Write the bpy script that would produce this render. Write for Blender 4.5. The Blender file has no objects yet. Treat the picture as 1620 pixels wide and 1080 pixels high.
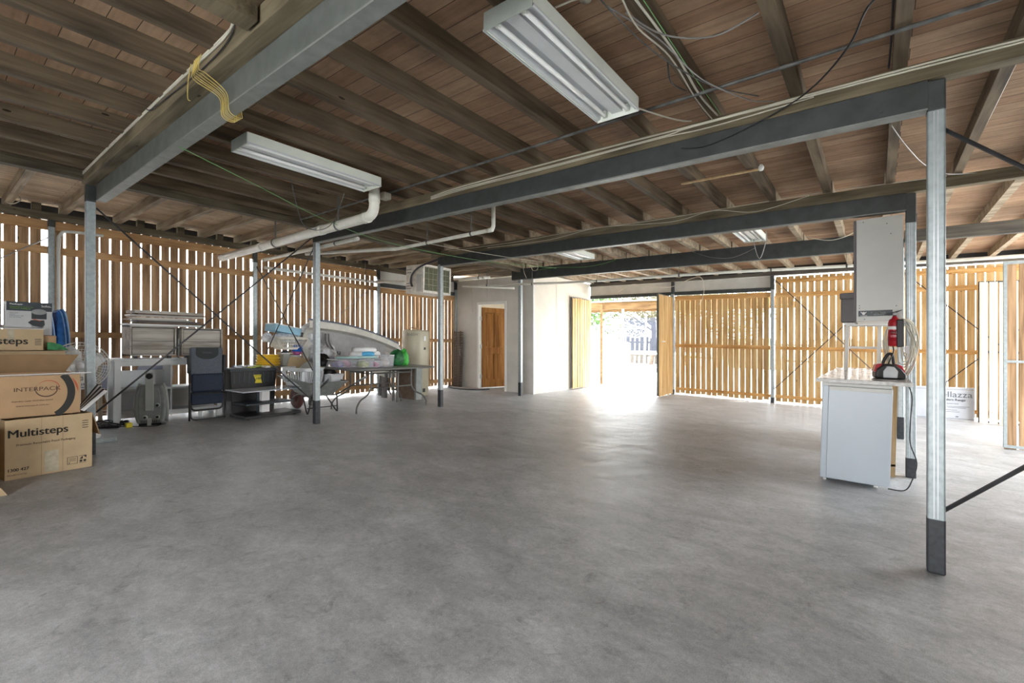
import bpy, bmesh, math, random
from mathutils import Vector, Matrix
random.seed(7)
PI = math.pi
K = 0.0252            # fall of the slab and of the framing above it, towards +x (posts are plumb)

# ---------------------------------------------------------------- camera
scene = bpy.context.scene
cam_d = bpy.data.cameras.new('camera'); cam = bpy.data.objects.new('camera', cam_d)
scene.collection.objects.link(cam); scene.camera = cam
cam.location = (0, 0, 1.22); cam.rotation_euler = (PI/2, 0, 0.6647)
cam_d.sensor_width = 36; cam_d.lens = 36*735.3/1620; cam_d.shift_y = 9.4/1620
cam_d.clip_start = 0.05; cam_d.clip_end = 300

# ---------------------------------------------------------------- sky and sun
world = bpy.data.worlds.new('world'); scene.world = world; world.use_nodes = True
wn = world.node_tree.nodes; wl = world.node_tree.links
bg = wn['Background']; bg.inputs['Strength'].default_value = 7.2
tc = wn.new('ShaderNodeTexCoord'); sx = wn.new('ShaderNodeSeparateXYZ'); cr = wn.new('ShaderNodeValToRGB')
wl.new(tc.outputs['Generated'], sx.inputs[0]); wl.new(sx.outputs['Z'], cr.inputs[0]); wl.new(cr.outputs[0], bg.inputs[0])
cr.color_ramp.elements[0].position = 0.0; cr.color_ramp.elements[0].color = (1.0, 0.99, 0.97, 1)
cr.color_ramp.elements[1].position = 0.9; cr.color_ramp.elements[1].color = (0.80, 0.90, 1.0, 1)
sun_d = bpy.data.lights.new('sun', 'SUN'); sun = bpy.data.objects.new('sun', sun_d); scene.collection.objects.link(sun)
sun_d.energy = 9.0; sun_d.angle = math.radians(2); sun_d.color = (1.0, 0.95, 0.87)
sun.rotation_euler = Vector((-0.30, -0.22, -0.93)).to_track_quat('-Z', 'Y').to_euler()
sun.location = (8, 8, 14)
scene.view_settings.view_transform = 'Standard'; scene.view_settings.look = 'None'
scene.view_settings.gamma = 1; scene.view_settings.use_curve_mapping = False
scene.view_settings.exposure = 1.15

# ---------------------------------------------------------------- materials
MATS = {}
def mat(name, col, rough=0.7, metal=0.0, var=0.12, scale=6.0, bump=0.0, alpha=None, trans=0.0, spec=0.5, col2=None, stretch=None, detail=6):
    if name in MATS: return MATS[name]
    m = bpy.data.materials.new(name); m.use_nodes = True; MATS[name] = m
    n = m.node_tree.nodes; l = m.node_tree.links; b = n['Principled BSDF']
    t = n.new('ShaderNodeTexCoord'); mp = n.new('ShaderNodeMapping'); l.new(t.outputs['Object'], mp.inputs[0])
    if stretch: mp.inputs['Scale'].default_value = stretch
    no = n.new('ShaderNodeTexNoise'); no.inputs['Scale'].default_value = scale; no.inputs['Detail'].default_value = detail
    l.new(mp.outputs[0], no.inputs[0])
    r = n.new('ShaderNodeValToRGB'); l.new(no.outputs['Fac'], r.inputs[0])
    c2 = col2 or tuple(min(1, c*(1+var)) for c in col); c1 = tuple(c*(1-var) for c in col)
    r.color_ramp.elements[0].position = 0.32; r.color_ramp.elements[0].color = (*c1, 1)
    r.color_ramp.elements[1].position = 0.68; r.color_ramp.elements[1].color = (*c2, 1)
    l.new(r.outputs[0], b.inputs['Base Color'])
    b.inputs['Roughness'].default_value = rough; b.inputs['Metallic'].default_value = metal
    b.inputs['Specular IOR Level'].default_value = spec
    if trans: b.inputs['Transmission Weight'].default_value = trans
    if alpha is not None: b.inputs['Alpha'].default_value = alpha
    if bump:
        bp = n.new('ShaderNodeBump'); bp.inputs['Strength'].default_value = bump; bp.inputs['Distance'].default_value = 0.004
        l.new(no.outputs['Fac'], bp.inputs['Height']); l.new(bp.outputs[0], b.inputs['Normal'])
    return m

def wood(name, cols, axis='z', rough=0.75, grain=1.0, seed_scale=8.5):
    """grain streaks along `axis`, colour also varies board by board"""
    m = bpy.data.materials.new(name); m.use_nodes = True; MATS[name] = m
    n = m.node_tree.nodes; l = m.node_tree.links; b = n['Principled BSDF']
    t = n.new('ShaderNodeTexCoord'); mp = n.new('ShaderNodeMapping'); l.new(t.outputs['Object'], mp.inputs[0])
    s = {'x': (1.2, 22, 22), 'y': (22, 1.2, 22), 'z': (22, 22, 1.2)}[axis]
    mp.inputs['Scale'].default_value = s
    no = n.new('ShaderNodeTexNoise'); no.inputs['Scale'].default_value = 1.6; no.inputs['Detail'].default_value = 8; no.inputs['Distortion'].default_value = 0.6
    l.new(mp.outputs[0], no.inputs[0])
    mp2 = n.new('ShaderNodeMapping'); l.new(t.outputs['Object'], mp2.inputs[0])
    s2 = {'x': (0.25, 1, 1), 'y': (1, 0.25, 1), 'z': (1, 1, 0.12)}[axis]
    mp2.inputs['Scale'].default_value = tuple(seed_scale*q for q in s2)
    n2 = n.new('ShaderNodeTexNoise'); n2.inputs['Scale'].default_value = 1.0; n2.inputs['Detail'].default_value = 1
    l.new(mp2.outputs[0], n2.inputs[0])
    mx = n.new('ShaderNodeMath'); mx.operation = 'MULTIPLY_ADD'; mx.inputs[1].default_value = 0.5*grain
    l.new(no.outputs['Fac'], mx.inputs[0]); 
    m2 = n.new('ShaderNodeMath'); m2.operation = 'MULTIPLY'; m2.inputs[1].default_value = 0.55
    l.new(n2.outputs['Fac'], m2.inputs[0]); l.new(m2.outputs[0], mx.inputs[2])
    r = n.new('ShaderNodeValToRGB'); l.new(mx.outputs[0], r.inputs[0])
    el = r.color_ramp.elements
    el[0].position = 0.36; el[0].color = (*cols[0], 1); el[1].position = 0.66; el[1].color = (*cols[2], 1)
    e = el.new(0.5); e.color = (*cols[1], 1)
    # knots
    v = n.new('ShaderNodeTexVoronoi'); v.inputs['Scale'].default_value = 2.3
    mk = n.new('ShaderNodeMapping'); mk.inputs['Scale'].default_value = {'x': (1, 3, 3), 'y': (3, 1, 3), 'z': (3, 3, 1)}[axis]
    l.new(t.outputs['Object'], mk.inputs[0]); l.new(mk.outputs[0], v.inputs[0])
    lt = n.new('ShaderNodeMath'); lt.operation = 'LESS_THAN'; lt.inputs[1].default_value = 0.055; l.new(v.outputs['Distance'], lt.inputs[0])
    mr = n.new('ShaderNodeMix'); mr.data_type = 'RGBA'; l.new(lt.outputs[0], mr.inputs[0]); l.new(r.outputs[0], mr.inputs[6])
    mr.inputs[7].default_value = (*[c*0.45 for c in cols[0]], 1)
    l.new(mr.outputs[2], b.inputs['Base Color']); b.inputs['Roughness'].default_value = rough
    b.inputs['Specular IOR Level'].default_value = 0.25
    bp = n.new('ShaderNodeBump'); bp.inputs['Strength'].default_value = 0.25; bp.inputs['Distance'].default_value = 0.003
    l.new(no.outputs['Fac'], bp.inputs['Height']); l.new(bp.outputs[0], b.inputs['Normal'])
    return m

def boards(name, c1, c2, gap, rot, row=0.128):
    """tongue and groove boards seen from below: rows 0.128 m wide"""
    m = bpy.data.materials.new(name); m.use_nodes = True; MATS[name] = m
    n = m.node_tree.nodes; l = m.node_tree.links; b = n['Principled BSDF']
    t = n.new('ShaderNodeTexCoord'); mp = n.new('ShaderNodeMapping'); l.new(t.outputs['Object'], mp.inputs[0])
    mp.inputs['Rotation'].default_value = (0, 0, rot)
    br = n.new('ShaderNodeTexBrick'); br.inputs['Scale'].default_value = 1.0; br.inputs['Brick Width'].default_value = 3.1
    br.inputs['Row Height'].default_value = row; br.inputs['Mortar Size'].default_value = 0.0022; br.inputs['Mortar Smooth'].default_value = 0.3
    br.inputs['Color1'].default_value = (*c1, 1); br.inputs['Color2'].default_value = (*c2, 1); br.inputs['Mortar'].default_value = (*gap, 1); br.inputs['Bias'].default_value = 0.0
    l.new(mp.outputs[0], br.inputs[0])
    mp2 = n.new('ShaderNodeMapping'); mp2.inputs['Scale'].default_value = (1.5, 26, 1); l.new(mp.outputs[0], mp2.inputs[0])
    no = n.new('ShaderNodeTexNoise'); no.inputs['Scale'].default_value = 1.3; no.inputs['Detail'].default_value = 8; l.new(mp2.outputs[0], no.inputs[0])
    n3 = n.new('ShaderNodeTexNoise'); n3.inputs['Scale'].default_value = 1.7; n3.inputs['Detail'].default_value = 6; n3.inputs['Roughness'].default_value = 0.7; l.new(mp.outputs[0], n3.inputs[0])
    r = n.new('ShaderNodeMapRange'); r.inputs[1].default_value = 0.3; r.inputs[2].default_value = 0.7; r.inputs[3].default_value = 0.8; r.inputs[4].default_value = 1.15
    l.new(no.outputs['Fac'], r.inputs[0])
    r3 = n.new('ShaderNodeMapRange'); r3.inputs[1].default_value = 0.3; r3.inputs[2].default_value = 0.65; r3.inputs[3].default_value = 0.6; r3.inputs[4].default_value = 1.15
    l.new(n3.outputs['Fac'], r3.inputs[0])
    mu = n.new('ShaderNodeMath'); mu.operation = 'MULTIPLY'; l.new(r.outputs[0], mu.inputs[0]); l.new(r3.outputs[0], mu.inputs[1])
    vm = n.new('ShaderNodeVectorMath'); vm.operation = 'SCALE'; l.new(br.outputs['Color'], vm.inputs[0]); l.new(mu.outputs[0], vm.inputs['Scale'])
    l.new(vm.outputs[0], b.inputs['Base Color']); b.inputs['Roughness'].default_value = 0.8; b.inputs['Specular IOR Level'].default_value = 0.2
    return m

def concrete():
    m = bpy.data.materials.new('concrete'); m.use_nodes = True; MATS['concrete'] = m
    n = m.node_tree.nodes; l = m.node_tree.links; b = n['Principled BSDF']
    t = n.new('ShaderNodeTexCoord')
    def noise(sc, det=8, ro=0.6, dist=0.0, st=None):
        o = n.new('ShaderNodeTexNoise'); o.inputs['Scale'].default_value = sc; o.inputs['Detail'].default_value = det
        o.inputs['Roughness'].default_value = ro; o.inputs['Distortion'].default_value = dist
        if st:
            q = n.new('ShaderNodeMapping'); q.inputs['Scale'].default_value = st; q.inputs['Rotation'].default_value = (0, 0, 0.5); l.new(t.outputs['Object'], q.inputs[0]); l.new(q.outputs[0], o.inputs[0])
        else: l.new(t.outputs['Object'], o.inputs[0])
        return o
    a = noise(0.9, 10, 0.65, 0.5); c = noise(4.2, 9, 0.72, 0.5, (1, 1.35, 1)); d = noise(38, 6, 0.75); e = noise(2.1, 8, 0.68, 0.8, (0.9, 1.7, 1)); g = noise(260, 2, 0.5); h_ = noise(7.5, 8, 0.8, 0.6)
    def mr(src, lo, hi, a0=0.3, a1=0.7):
        q = n.new('ShaderNodeMapRange'); q.inputs[1].default_value = a0; q.inputs[2].default_value = a1; q.inputs[3].default_value = lo; q.inputs[4].default_value = hi
        l.new(src.outputs['Fac'], q.inputs[0]); return q
    fs = [mr(a, 0.80, 1.16), mr(c, 0.82, 1.16, 0.36, 0.66), mr(d, 0.80, 1.14), mr(e, 0.86, 1.12, 0.36, 0.62), mr(g, 0.78, 1.16), mr(h_, 0.62, 1.03, 0.30, 0.46)]
    cur = fs[0]
    for f in fs[1:]:
        mu = n.new('ShaderNodeMath'); mu.operation = 'MULTIPLY'; l.new(cur.outputs[0], mu.inputs[0]); l.new(f.outputs[0], mu.inputs[1]); cur = mu
    vm = n.new('ShaderNodeVectorMath'); vm.operation = 'SCALE'; vm.inputs[0].default_value = (0.405, 0.415, 0.425); l.new(cur.outputs[0], vm.inputs['Scale'])
    l.new(vm.outputs[0], b.inputs['Base Color'])
    rr = mr(c, 0.34, 0.58); l.new(rr.outputs[0], b.inputs['Roughness']); b.inputs['Specular IOR Level'].default_value = 0.45
    bp = n.new('ShaderNodeBump'); bp.inputs['Strength'].default_value = 0.25; bp.inputs['Distance'].default_value = 0.006
    l.new(c.outputs['Fac'], bp.inputs['Height']); l.new(bp.outputs[0], b.inputs['Normal'])
    return m

concrete()
wood('joist_timber', [(0.06, 0.045, 0.03), (0.112, 0.083, 0.054), (0.175, 0.132, 0.086)], 'y', grain=1.1)
wood('joist_lit', [(0.16, 0.125, 0.085), (0.27, 0.215, 0.15), (0.4, 0.33, 0.24)], 'x', grain=1.1)  # joist timber made paler, daylight painted into the colour
wood('bearer_timber', [(0.075, 0.06, 0.038), (0.14, 0.115, 0.073), (0.22, 0.18, 0.118)], 'x', grain=1.0)
wood('wall_plate_timber', [(0.05, 0.045, 0.04), (0.09, 0.08, 0.07), (0.14, 0.125, 0.10)], 'x', grain=1.0)
wood('header_timber', [(0.06, 0.05, 0.035), (0.11, 0.09, 0.06), (0.17, 0.14, 0.10)], 'y', grain=1.0)
wood('slat_pine_shaded', [(0.18, 0.108, 0.057), (0.33, 0.205, 0.112), (0.47, 0.31, 0.18)], 'z')  # same pine as the far slats, darker: shade put into the colour
wood('slat_pine_lit', [(0.34, 0.20, 0.08), (0.50, 0.32, 0.135), (0.64, 0.44, 0.22)], 'z')  # same pine, brighter and yellower: sun glow painted into the colour
wood('slat_pale', [(0.40, 0.33, 0.23), (0.52, 0.45, 0.34), (0.62, 0.56, 0.45)], 'z')
wood('rail_pine', [(0.38, 0.19, 0.06), (0.56, 0.31, 0.11), (0.68, 0.42, 0.18)], 'x')
wood('rail_pine_y', [(0.27, 0.15, 0.07), (0.42, 0.245, 0.115), (0.54, 0.34, 0.17)], 'y')
wood('door_timber', [(0.22, 0.085, 0.02), (0.36, 0.155, 0.04), (0.48, 0.23, 0.07)], 'z', rough=0.45)
wood('whitewash', [(0.26, 0.235, 0.20), (0.46, 0.435, 0.39), (0.60, 0.58, 0.54)], 'y')
wood('raw_pine', [(0.42, 0.27, 0.13), (0.56, 0.38, 0.2), (0.66, 0.48, 0.28)], 'z')
wood('verandah_timber', [(0.10, 0.055, 0.022), (0.16, 0.092, 0.038), (0.22, 0.135, 0.06)], 'x')
boards('floorboards', (0.40, 0.27, 0.175), (0.30, 0.18, 0.112), (0.035, 0.022, 0.014), 0)
boards('verandah_boards_lit', (0.60, 0.46, 0.32), (0.50, 0.37, 0.25), (0.10, 0.06, 0.04), PI/2, row=0.09)  # paler boards: light from the batten wall put into the colour
M = lambda k: MATS[k]
mat('galv', (0.34, 0.385, 0.40), 0.45, 0.45, var=0.13, scale=26)
mat('black_paint', (0.022, 0.026, 0.032), 0.5, var=0.4, scale=30)
mat('steel_dark', (0.036, 0.042, 0.042), 0.55, 0.0, var=0.25, scale=9, bump=0.1)
mat('steel_grey', (0.112, 0.122, 0.115), 0.5, 0.1, var=0.2, scale=9, bump=0.1)
mat('steel_flange', (0.20, 0.21, 0.20), 0.5, 0.1, var=0.14, scale=12)
mat('rod', (0.06, 0.06, 0.065), 0.5, 0.4, var=0.2)
mat('rod_light', (0.32, 0.31, 0.30), 0.5, 0.5, var=0.2)
mat('white_sheet', (0.62, 0.60, 0.56), 0.7, var=0.07, scale=2.5)
mat('cream_sheet', (0.62, 0.58, 0.50), 0.7, var=0.05, scale=2.5)
mat('cement_panel', (0.55, 0.54, 0.50), 0.75, var=0.08, scale=4)
mat('white_paint', (0.80, 0.80, 0.78), 0.5, var=0.03)
mat('pvc', (0.76, 0.75, 0.68), 0.35, var=0.06, scale=10)
mat('pvc_grey', (0.52, 0.53, 0.51), 0.4, var=0.06)
mat('enamel', (0.76, 0.79, 0.72), 0.35, var=0.05, scale=5)
mat('enamel_end', (0.42, 0.46, 0.42), 0.45, var=0.1, scale=8)
mat('reflector', (0.62, 0.64, 0.65), 0.3, var=0.05)
mat('tube_glass', (0.92, 0.92, 0.90), 0.15, var=0.02)
mat('cable_white', (0.56, 0.53, 0.44), 0.5, var=0.1)
mat('cable_black', (0.02, 0.02, 0.022), 0.5)
mat('cable_green', (0.15, 0.36, 0.12), 0.5)
mat('cable_yellow', (0.62, 0.47, 0.14), 0.45, var=0.2)
mat('conduit_metal', (0.12, 0.12, 0.115), 0.6, 0.3, var=0.4, scale=12)
mat('cardboard', (0.44, 0.33, 0.20), 0.85, var=0.05, scale=9)
mat('cardboard_kraft', (0.40, 0.26, 0.145), 0.85, var=0.05, scale=9)
mat('cardboard_dark', (0.26, 0.165, 0.085), 0.9, var=0.06, scale=9)
mat('card_white', (0.80, 0.79, 0.79), 0.7, var=0.03)
mat('tape', (0.62, 0.55, 0.42), 0.2, alpha=0.65, var=0.12, scale=30)
mat('ink', (0.02, 0.02, 0.018), 0.7)
mat('ink_brown', (0.06, 0.03, 0.02), 0.7)
mat('ink_grey', (0.10, 0.11, 0.13), 0.7)
mat('ink_red', (0.42, 0.09, 0.04), 0.7)
mat('white_laminate', (0.76, 0.79, 0.80), 0.45, var=0.03)
mat('fridge_white', (0.47, 0.53, 0.60), 0.32, var=0.03, scale=3)
mat('panel_white', (0.50, 0.50, 0.475), 0.35, var=0.05, scale=3)
mat('rubber', (0.045, 0.045, 0.055), 0.7)
mat('worktop', (0.30, 0.28, 0.25), 0.24, var=0.12, scale=14, col2=(0.42, 0.40, 0.37))
mat('worktop_edge', (0.58, 0.57, 0.55), 0.4, var=0.25, scale=25)
mat('tub_grey', (0.11, 0.10, 0.105), 0.55, var=0.08)
mat('red_paint', (0.42, 0.012, 0.025), 0.3, var=0.08)
mat('black_plastic', (0.012, 0.012, 0.014), 0.5, var=0.2)
mat('dark_plastic', (0.035, 0.045, 0.055), 0.5, var=0.2)
mat('grey_plastic', (0.22, 0.24, 0.235), 0.45, var=0.12, scale=12)
mat('grey_plastic_light', (0.40, 0.42, 0.40), 0.45, var=0.1)
mat('silver', (0.6, 0.62, 0.65), 0.3, 0.6, var=0.1)
mat('chair_navy', (0.022, 0.034, 0.062), 0.8, var=0.15, scale=60)
mat('chair_grey', (0.115, 0.135, 0.165), 0.85, var=0.15, scale=60)
mat('chair_charcoal', (0.035, 0.042, 0.046), 0.8, var=0.1)
mat('chair_frame', (0.05, 0.052, 0.055), 0.4, 0.5)
mat('shell_lilac', (0.36, 0.37, 0.46), 0.4, var=0.04)
mat('blue_fabric', (0.02, 0.12, 0.38), 0.8, var=0.3, scale=20)
mat('blue_light', (0.25, 0.42, 0.68), 0.75, var=0.12, scale=20)
mat('yellow_plastic', (0.90, 0.60, 0.05), 0.4, var=0.08)
mat('yellow_label', (0.78, 0.66, 0.03), 0.5)
mat('green_bag', (0.02, 0.16, 0.05), 0.55, var=0.5, scale=18)
mat('green_bag_light', (0.08, 0.55, 0.09), 0.5, var=0.3, scale=18)
mat('poly_blue', (0.34, 0.62, 0.80), 0.6, var=0.05)
mat('poly_white', (0.85, 0.87, 0.90), 0.6, var=0.03)
mat('bag_clear', (0.62, 0.65, 0.74), 0.35, var=0.35, scale=16, col2=(0.92, 0.93, 0.96))
mat('clear_plastic', (0.82, 0.84, 0.92), 0.25, alpha=0.22, var=0.05)
mat('basket_white', (0.76, 0.78, 0.82), 0.4, var=0.04)
mat('basket_cream', (0.78, 0.76, 0.70), 0.45, var=0.04)
mat('toy_purple', (0.22, 0.16, 0.42), 0.6, var=0.5, scale=22)
mat('toy_pink', (0.62, 0.12, 0.26), 0.6, var=0.4, scale=22)
mat('toy_lime', (0.55, 0.62, 0.16), 0.6, var=0.4, scale=22)
mat('toy_tan', (0.52, 0.42, 0.34), 0.6, var=0.5, scale=22)
mat('pink_plastic', (0.52, 0.12, 0.34), 0.4)
mat('blue_plastic', (0.02, 0.16, 0.66), 0.35)
mat('paper_aqua', (0.45, 0.68, 0.68), 0.5)
mat('towel_white', (0.82, 0.85, 0.87), 0.9, var=0.05, scale=30)
mat('towel_blue', (0.10, 0.42, 0.72), 0.9, var=0.1, scale=30)
mat('fibreglass', (0.62, 0.61, 0.56), 0.45, var=0.1, scale=7)
mat('fibreglass_in', (0.33, 0.33, 0.34), 0.6, var=0.1, scale=9)
mat('rim_dark', (0.15, 0.17, 0.22), 0.5, var=0.35, scale=30)
mat('heater_beige', (0.50, 0.47, 0.36), 0.35, var=0.04)
mat('table_grey', (0.20, 0.205, 0.20), 0.4, 0.1, var=0.1)
mat('table_leg', (0.10, 0.10, 0.095), 0.45, 0.3, var=0.12)
mat('board_brown', (0.15, 0.105, 0.075), 0.8, var=0.25, scale=14)
mat('zinc_tray', (0.36, 0.38, 0.36), 0.45, 0.35, var=0.15, scale=16)
mat('tyre_red', (0.10, 0.035, 0.028), 0.6, var=0.2)
mat('black_bag', (0.012, 0.012, 0.014), 0.35, var=0.5, scale=30, bump=0.6)
mat('ac_white', (0.72, 0.69, 0.63), 0.5, var=0.2, scale=11)
mat('ac_fins', (0.09, 0.095, 0.05), 0.6, var=0.25, scale=30)
mat('ac_grille', (0.44, 0.42, 0.33), 0.5)
mat('lattice_brown', (0.10, 0.065, 0.045), 0.7, var=0.2)
mat('mat_grey', (0.36, 0.33, 0.30), 0.9, var=0.1, scale=40)
mat('glass_white', (0.62, 0.66, 0.72), 0.15, var=0.05)
mat('concrete_out', (0.58, 0.57, 0.54), 0.85, var=0.05)
mat('house_wall', (0.74, 0.73, 0.70), 0.7, var=0.03)
mat('net_blue', (0.018, 0.022, 0.035), 0.8, alpha=0.7, var=0.2, scale=9)
mat('leaf', (0.02, 0.06, 0.01), 0.6, var=0.5, scale=3, col2=(0.07, 0.15, 0.025))
mat('leaf_olive', (0.045, 0.05, 0.015), 0.6, var=0.4, scale=3, col2=(0.12, 0.11, 0.045))
mat('bark', (0.16, 0.12, 0.09), 0.9, var=0.3, scale=8)
mat('grass', (0.30, 0.38, 0.16), 0.9, var=0.25, scale=4)
mat('fence_brown', (0.10, 0.085, 0.07), 0.85, var=0.2, scale=6)
mat('soho_dark', (0.035, 0.045, 0.055), 0.45)
mat('soho_grey', (0.44, 0.45, 0.46), 0.45, var=0.04)
mat('pan_dark', (0.03, 0.035, 0.04), 0.3)
mat('pan_top', (0.25, 0.26, 0.26), 0.3)
mat('ink_green', (0.2, 0.42, 0.05), 0.6)
mat('bag_print', (0.50, 0.53, 0.58), 0.45, var=0.04, scale=5)

# ---------------------------------------------------------------- mesh builder
class MB:
    def __init__(s): s.v = []; s.f = []; s.sm = []
    def add(s, vs, fs, smooth=False):
        n = len(s.v); s.v += [tuple(v) for v in vs]; s.f += [tuple(i+n for i in f) for f in fs]; s.sm += [smooth]*len(fs); return s
    def box(s, a, b):
        x0, y0, z0 = a; x1, y1, z1 = b
        return s.box8([(x0,y0,z0),(x1,y0,z0),(x1,y1,z0),(x0,y1,z0),(x0,y0,z1),(x1,y0,z1),(x1,y1,z1),(x0,y1,z1)])
    def box8(s, p):
        return s.add(p, [(3,2,1,0),(4,5,6,7),(0,1,5,4),(1,2,6,5),(2,3,7,6),(3,0,4,7)])
    def bar(s, p, q, w, h, up=(0,0,1)):
        p = Vector(p); q = Vector(q); d = (q-p).normalized(); up = Vector(up)
        if abs(d.dot(up)) > 0.99: up = Vector((1,0,0))
        sd = d.cross(up).normalized(); u = sd.cross(d).normalized()
        o = [(-1,-1),(1,-1),(1,1),(-1,1)]
        return s.box8([tuple(p+sd*a*w/2+u*b*h/2) for a,b in o]+[tuple(q+sd*a*w/2+u*b*h/2) for a,b in o])
    def tube(s, pts, r, n=8, closed=False, caps=True):
        P = [Vector(p) for p in pts]; N = len(P); rs = r if isinstance(r, (list, tuple)) else [r]*N
        vs = []; prev = None
        for i in range(N):
            if closed: d = P[(i+1)%N]-P[i-1]
            else: d = P[min(i+1,N-1)]-P[max(i-1,0)]
            d = d.normalized() if d.length > 1e-9 else Vector((0,0,1))
            if prev is None:
                a = Vector((0,0,1)) if abs(d.z) < 0.9 else Vector((1,0,0)); x = a.cross(d).normalized()
            else: x = (prev-d*prev.dot(d)); x = x.normalized() if x.length > 1e-6 else Vector((1,0,0))
            prev = x; y = d.cross(x)
            for k in range(n):
                t = 2*PI*k/n; vs.append(P[i]+x*math.cos(t)*rs[i]+y*math.sin(t)*rs[i])
        fs = []
        for i in range(N if closed else N-1):
            j = (i+1) % N
            for k in range(n): fs.append((i*n+k, i*n+(k+1)%n, j*n+(k+1)%n, j*n+k))
        s.add(vs, fs, True)
        if caps and not closed:
            m = len(s.v)-N*n; s.f.append(tuple(m+k for k in reversed(range(n)))); s.f.append(tuple(m+(N-1)*n+k for k in range(n))); s.sm += [False, False]
        return s
    def lathe(s, prof, c=(0,0,0), n=24, axis='z', smooth=True):
        vs = []; fs = []
        for r, h in prof:
            for k in range(n):
                t = 2*PI*k/n; a, b = r*math.cos(t), r*math.sin(t)
                v = {'z': (a,b,h), 'x': (h,a,b), 'y': (b,h,a)}[axis]
                vs.append((v[0]+c[0], v[1]+c[1], v[2]+c[2]))
        for i in range(len(prof)-1):
            for k in range(n): fs.append((i*n+k, i*n+(k+1)%n, (i+1)*n+(k+1)%n, (i+1)*n+k))
        fs.append(tuple(reversed(range(n)))); fs.append(tuple((len(prof)-1)*n+k for k in range(n)))
        return s.add(vs, fs, smooth)
    def prism(s, poly, lo, hi, axis='z', smooth=False):
        n = len(poly)
        def P(a, b, h): return {'z': (a,b,h), 'x': (h,a,b), 'y': (a,h,b)}[axis]
        vs = [P(a,b,lo) for a,b in poly]+[P(a,b,hi) for a,b in poly]
        fs = [tuple(reversed(range(n))), tuple(range(n,2*n))]
        s.add(vs, fs, False)
        m = len(s.v)-2*n
        for k in range(n): s.f.append((m+k, m+(k+1)%n, m+n+(k+1)%n, m+n+k)); s.sm.append(smooth)
        return s
    def build(s, name, m, parent=None, bevel=0.0, st=False, solid=0.0, sub=0, seg=2):
        vs = [(x, y, z-K*x) for x, y, z in s.v] if st else s.v
        org = Vector((0,0,0))
        if st and parent is None:
            xs = [v[0] for v in vs]; ys = [v[1] for v in vs]; zs = [v[2] for v in vs]
            org = Vector(((min(xs)+max(xs))/2, (min(ys)+max(ys))/2, min(zs)))
        elif st: org = parent.location.copy()
        me = bpy.data.meshes.new(name); me.from_pydata([tuple(Vector(v)-org) for v in vs], [], s.f)
        me.polygons.foreach_set('use_smooth', s.sm); me.update()
        bm = bmesh.new(); bm.from_mesh(me); bmesh.ops.recalc_face_normals(bm, faces=bm.faces); bm.to_mesh(me); bm.free()
        mm = M(m) if isinstance(m, str) else m
        me.materials.append(mm)
        o = bpy.data.objects.new(name, me); scene.collection.objects.link(o)
        if parent is None: o.location = org
        else: o.parent = parent
        if solid: q = o.modifiers.new('solid', 'SOLIDIFY'); q.thickness = solid; q.offset = 0
        if bevel: q = o.modifiers.new('bevel', 'BEVEL'); q.width = bevel; q.segments = seg; q.limit_method = 'ANGLE'; q.angle_limit = 0.6
        if sub: q = o.modifiers.new('sub', 'SUBSURF'); q.levels = sub; q.render_levels = sub
        return o

def tag(o, label=None, cat=None, group=None, kind=None):
    if label: o['label'] = label
    if cat: o['category'] = cat
    if group: o['group'] = group
    if kind: o['kind'] = kind
    return o
def struct(o, label=None): return tag(o, label, None, None, 'structure')
TILT = Matrix.Rotation(math.atan(K), 4, 'Y')
def thing(name, label, cat, x, y, z=0.0, rz=0.0, group=None, plumb=False):
    o = bpy.data.objects.new(name, None); scene.collection.objects.link(o); o.empty_display_size = 0.1
    o.location = (x, y, z-K*x)
    R = Matrix.Rotation(rz, 4, 'Z')
    o.rotation_euler = (R if plumb else TILT @ R).to_euler()
    return tag(o, label, cat, group)
def cr_spline(pts, n=6):
    P = [Vector(p) for p in pts]; out = []
    for i in range(len(P)-1):
        a = P[max(i-1,0)]; b = P[i]; c = P[i+1]; d = P[min(i+2,len(P)-1)]
        for k in range(n):
            t = k/n
            out.append(0.5*((2*b)+(c-a)*t+(2*a-5*b+4*c-d)*t*t+(3*b-a-3*c+d)*t*t*t))
    out.append(P[-1]); return out
def text(name, s, size, m, parent, loc, rot, bold=0.0, sx=1.0, align='LEFT', ext=0.0006):
    c = bpy.data.curves.new(name, 'FONT'); c.body = s; c.size = size; c.extrude = ext; c.offset = bold; c.align_x = align
    t = bpy.data.objects.new('tmp', c); c.offset = 0.0; scene.collection.objects.link(t)
    bpy.context.view_layer.update()
    me = bpy.data.meshes.new_from_object(t.evaluated_get(bpy.context.evaluated_depsgraph_get()))
    bpy.data.objects.remove(t); bpy.data.curves.remove(c)
    me.name = name; me.materials.clear(); me.materials.append(M(m))
    if bold:                                    # heavier strokes: the glyphs repeated a hair to either side
        bm = bmesh.new()
        for dx, dy in ((-bold, 0), (bold, 0), (0, bold*0.6), (0, -bold*0.6)):
            q = me.copy(); q.transform(Matrix.Translation((dx, dy, 0))); bm.from_mesh(q); bpy.data.meshes.remove(q)
        bm.to_mesh(me); bm.free()
    me.transform(Matrix.Translation(loc) @ rot.to_4x4() @ Matrix.Diagonal((sx, 1, 1, 1)))
    o = bpy.data.objects.new(name, me); scene.collection.objects.link(o); o.parent = parent
    return o
# lettering frames: glyph x along ..., glyph up = +z
FACE_PX = Matrix(((0,0,1),(1,0,0),(0,1,0)))      # on a face looking towards +x, text runs along +y
FACE_NY = Matrix(((1,0,0),(0,0,-1),(0,1,0)))     # on a face looking towards -y, text runs along +x

# ================================================================ THE SETTING
UL, UR = -6.161, 0.2565                 # the two inner rows of posts
VA, VB, VC, VD = 1.052, 3.43, 5.78, 8.14
UW, VF = -8.64, 11.26                   # left wall, far wall

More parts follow.
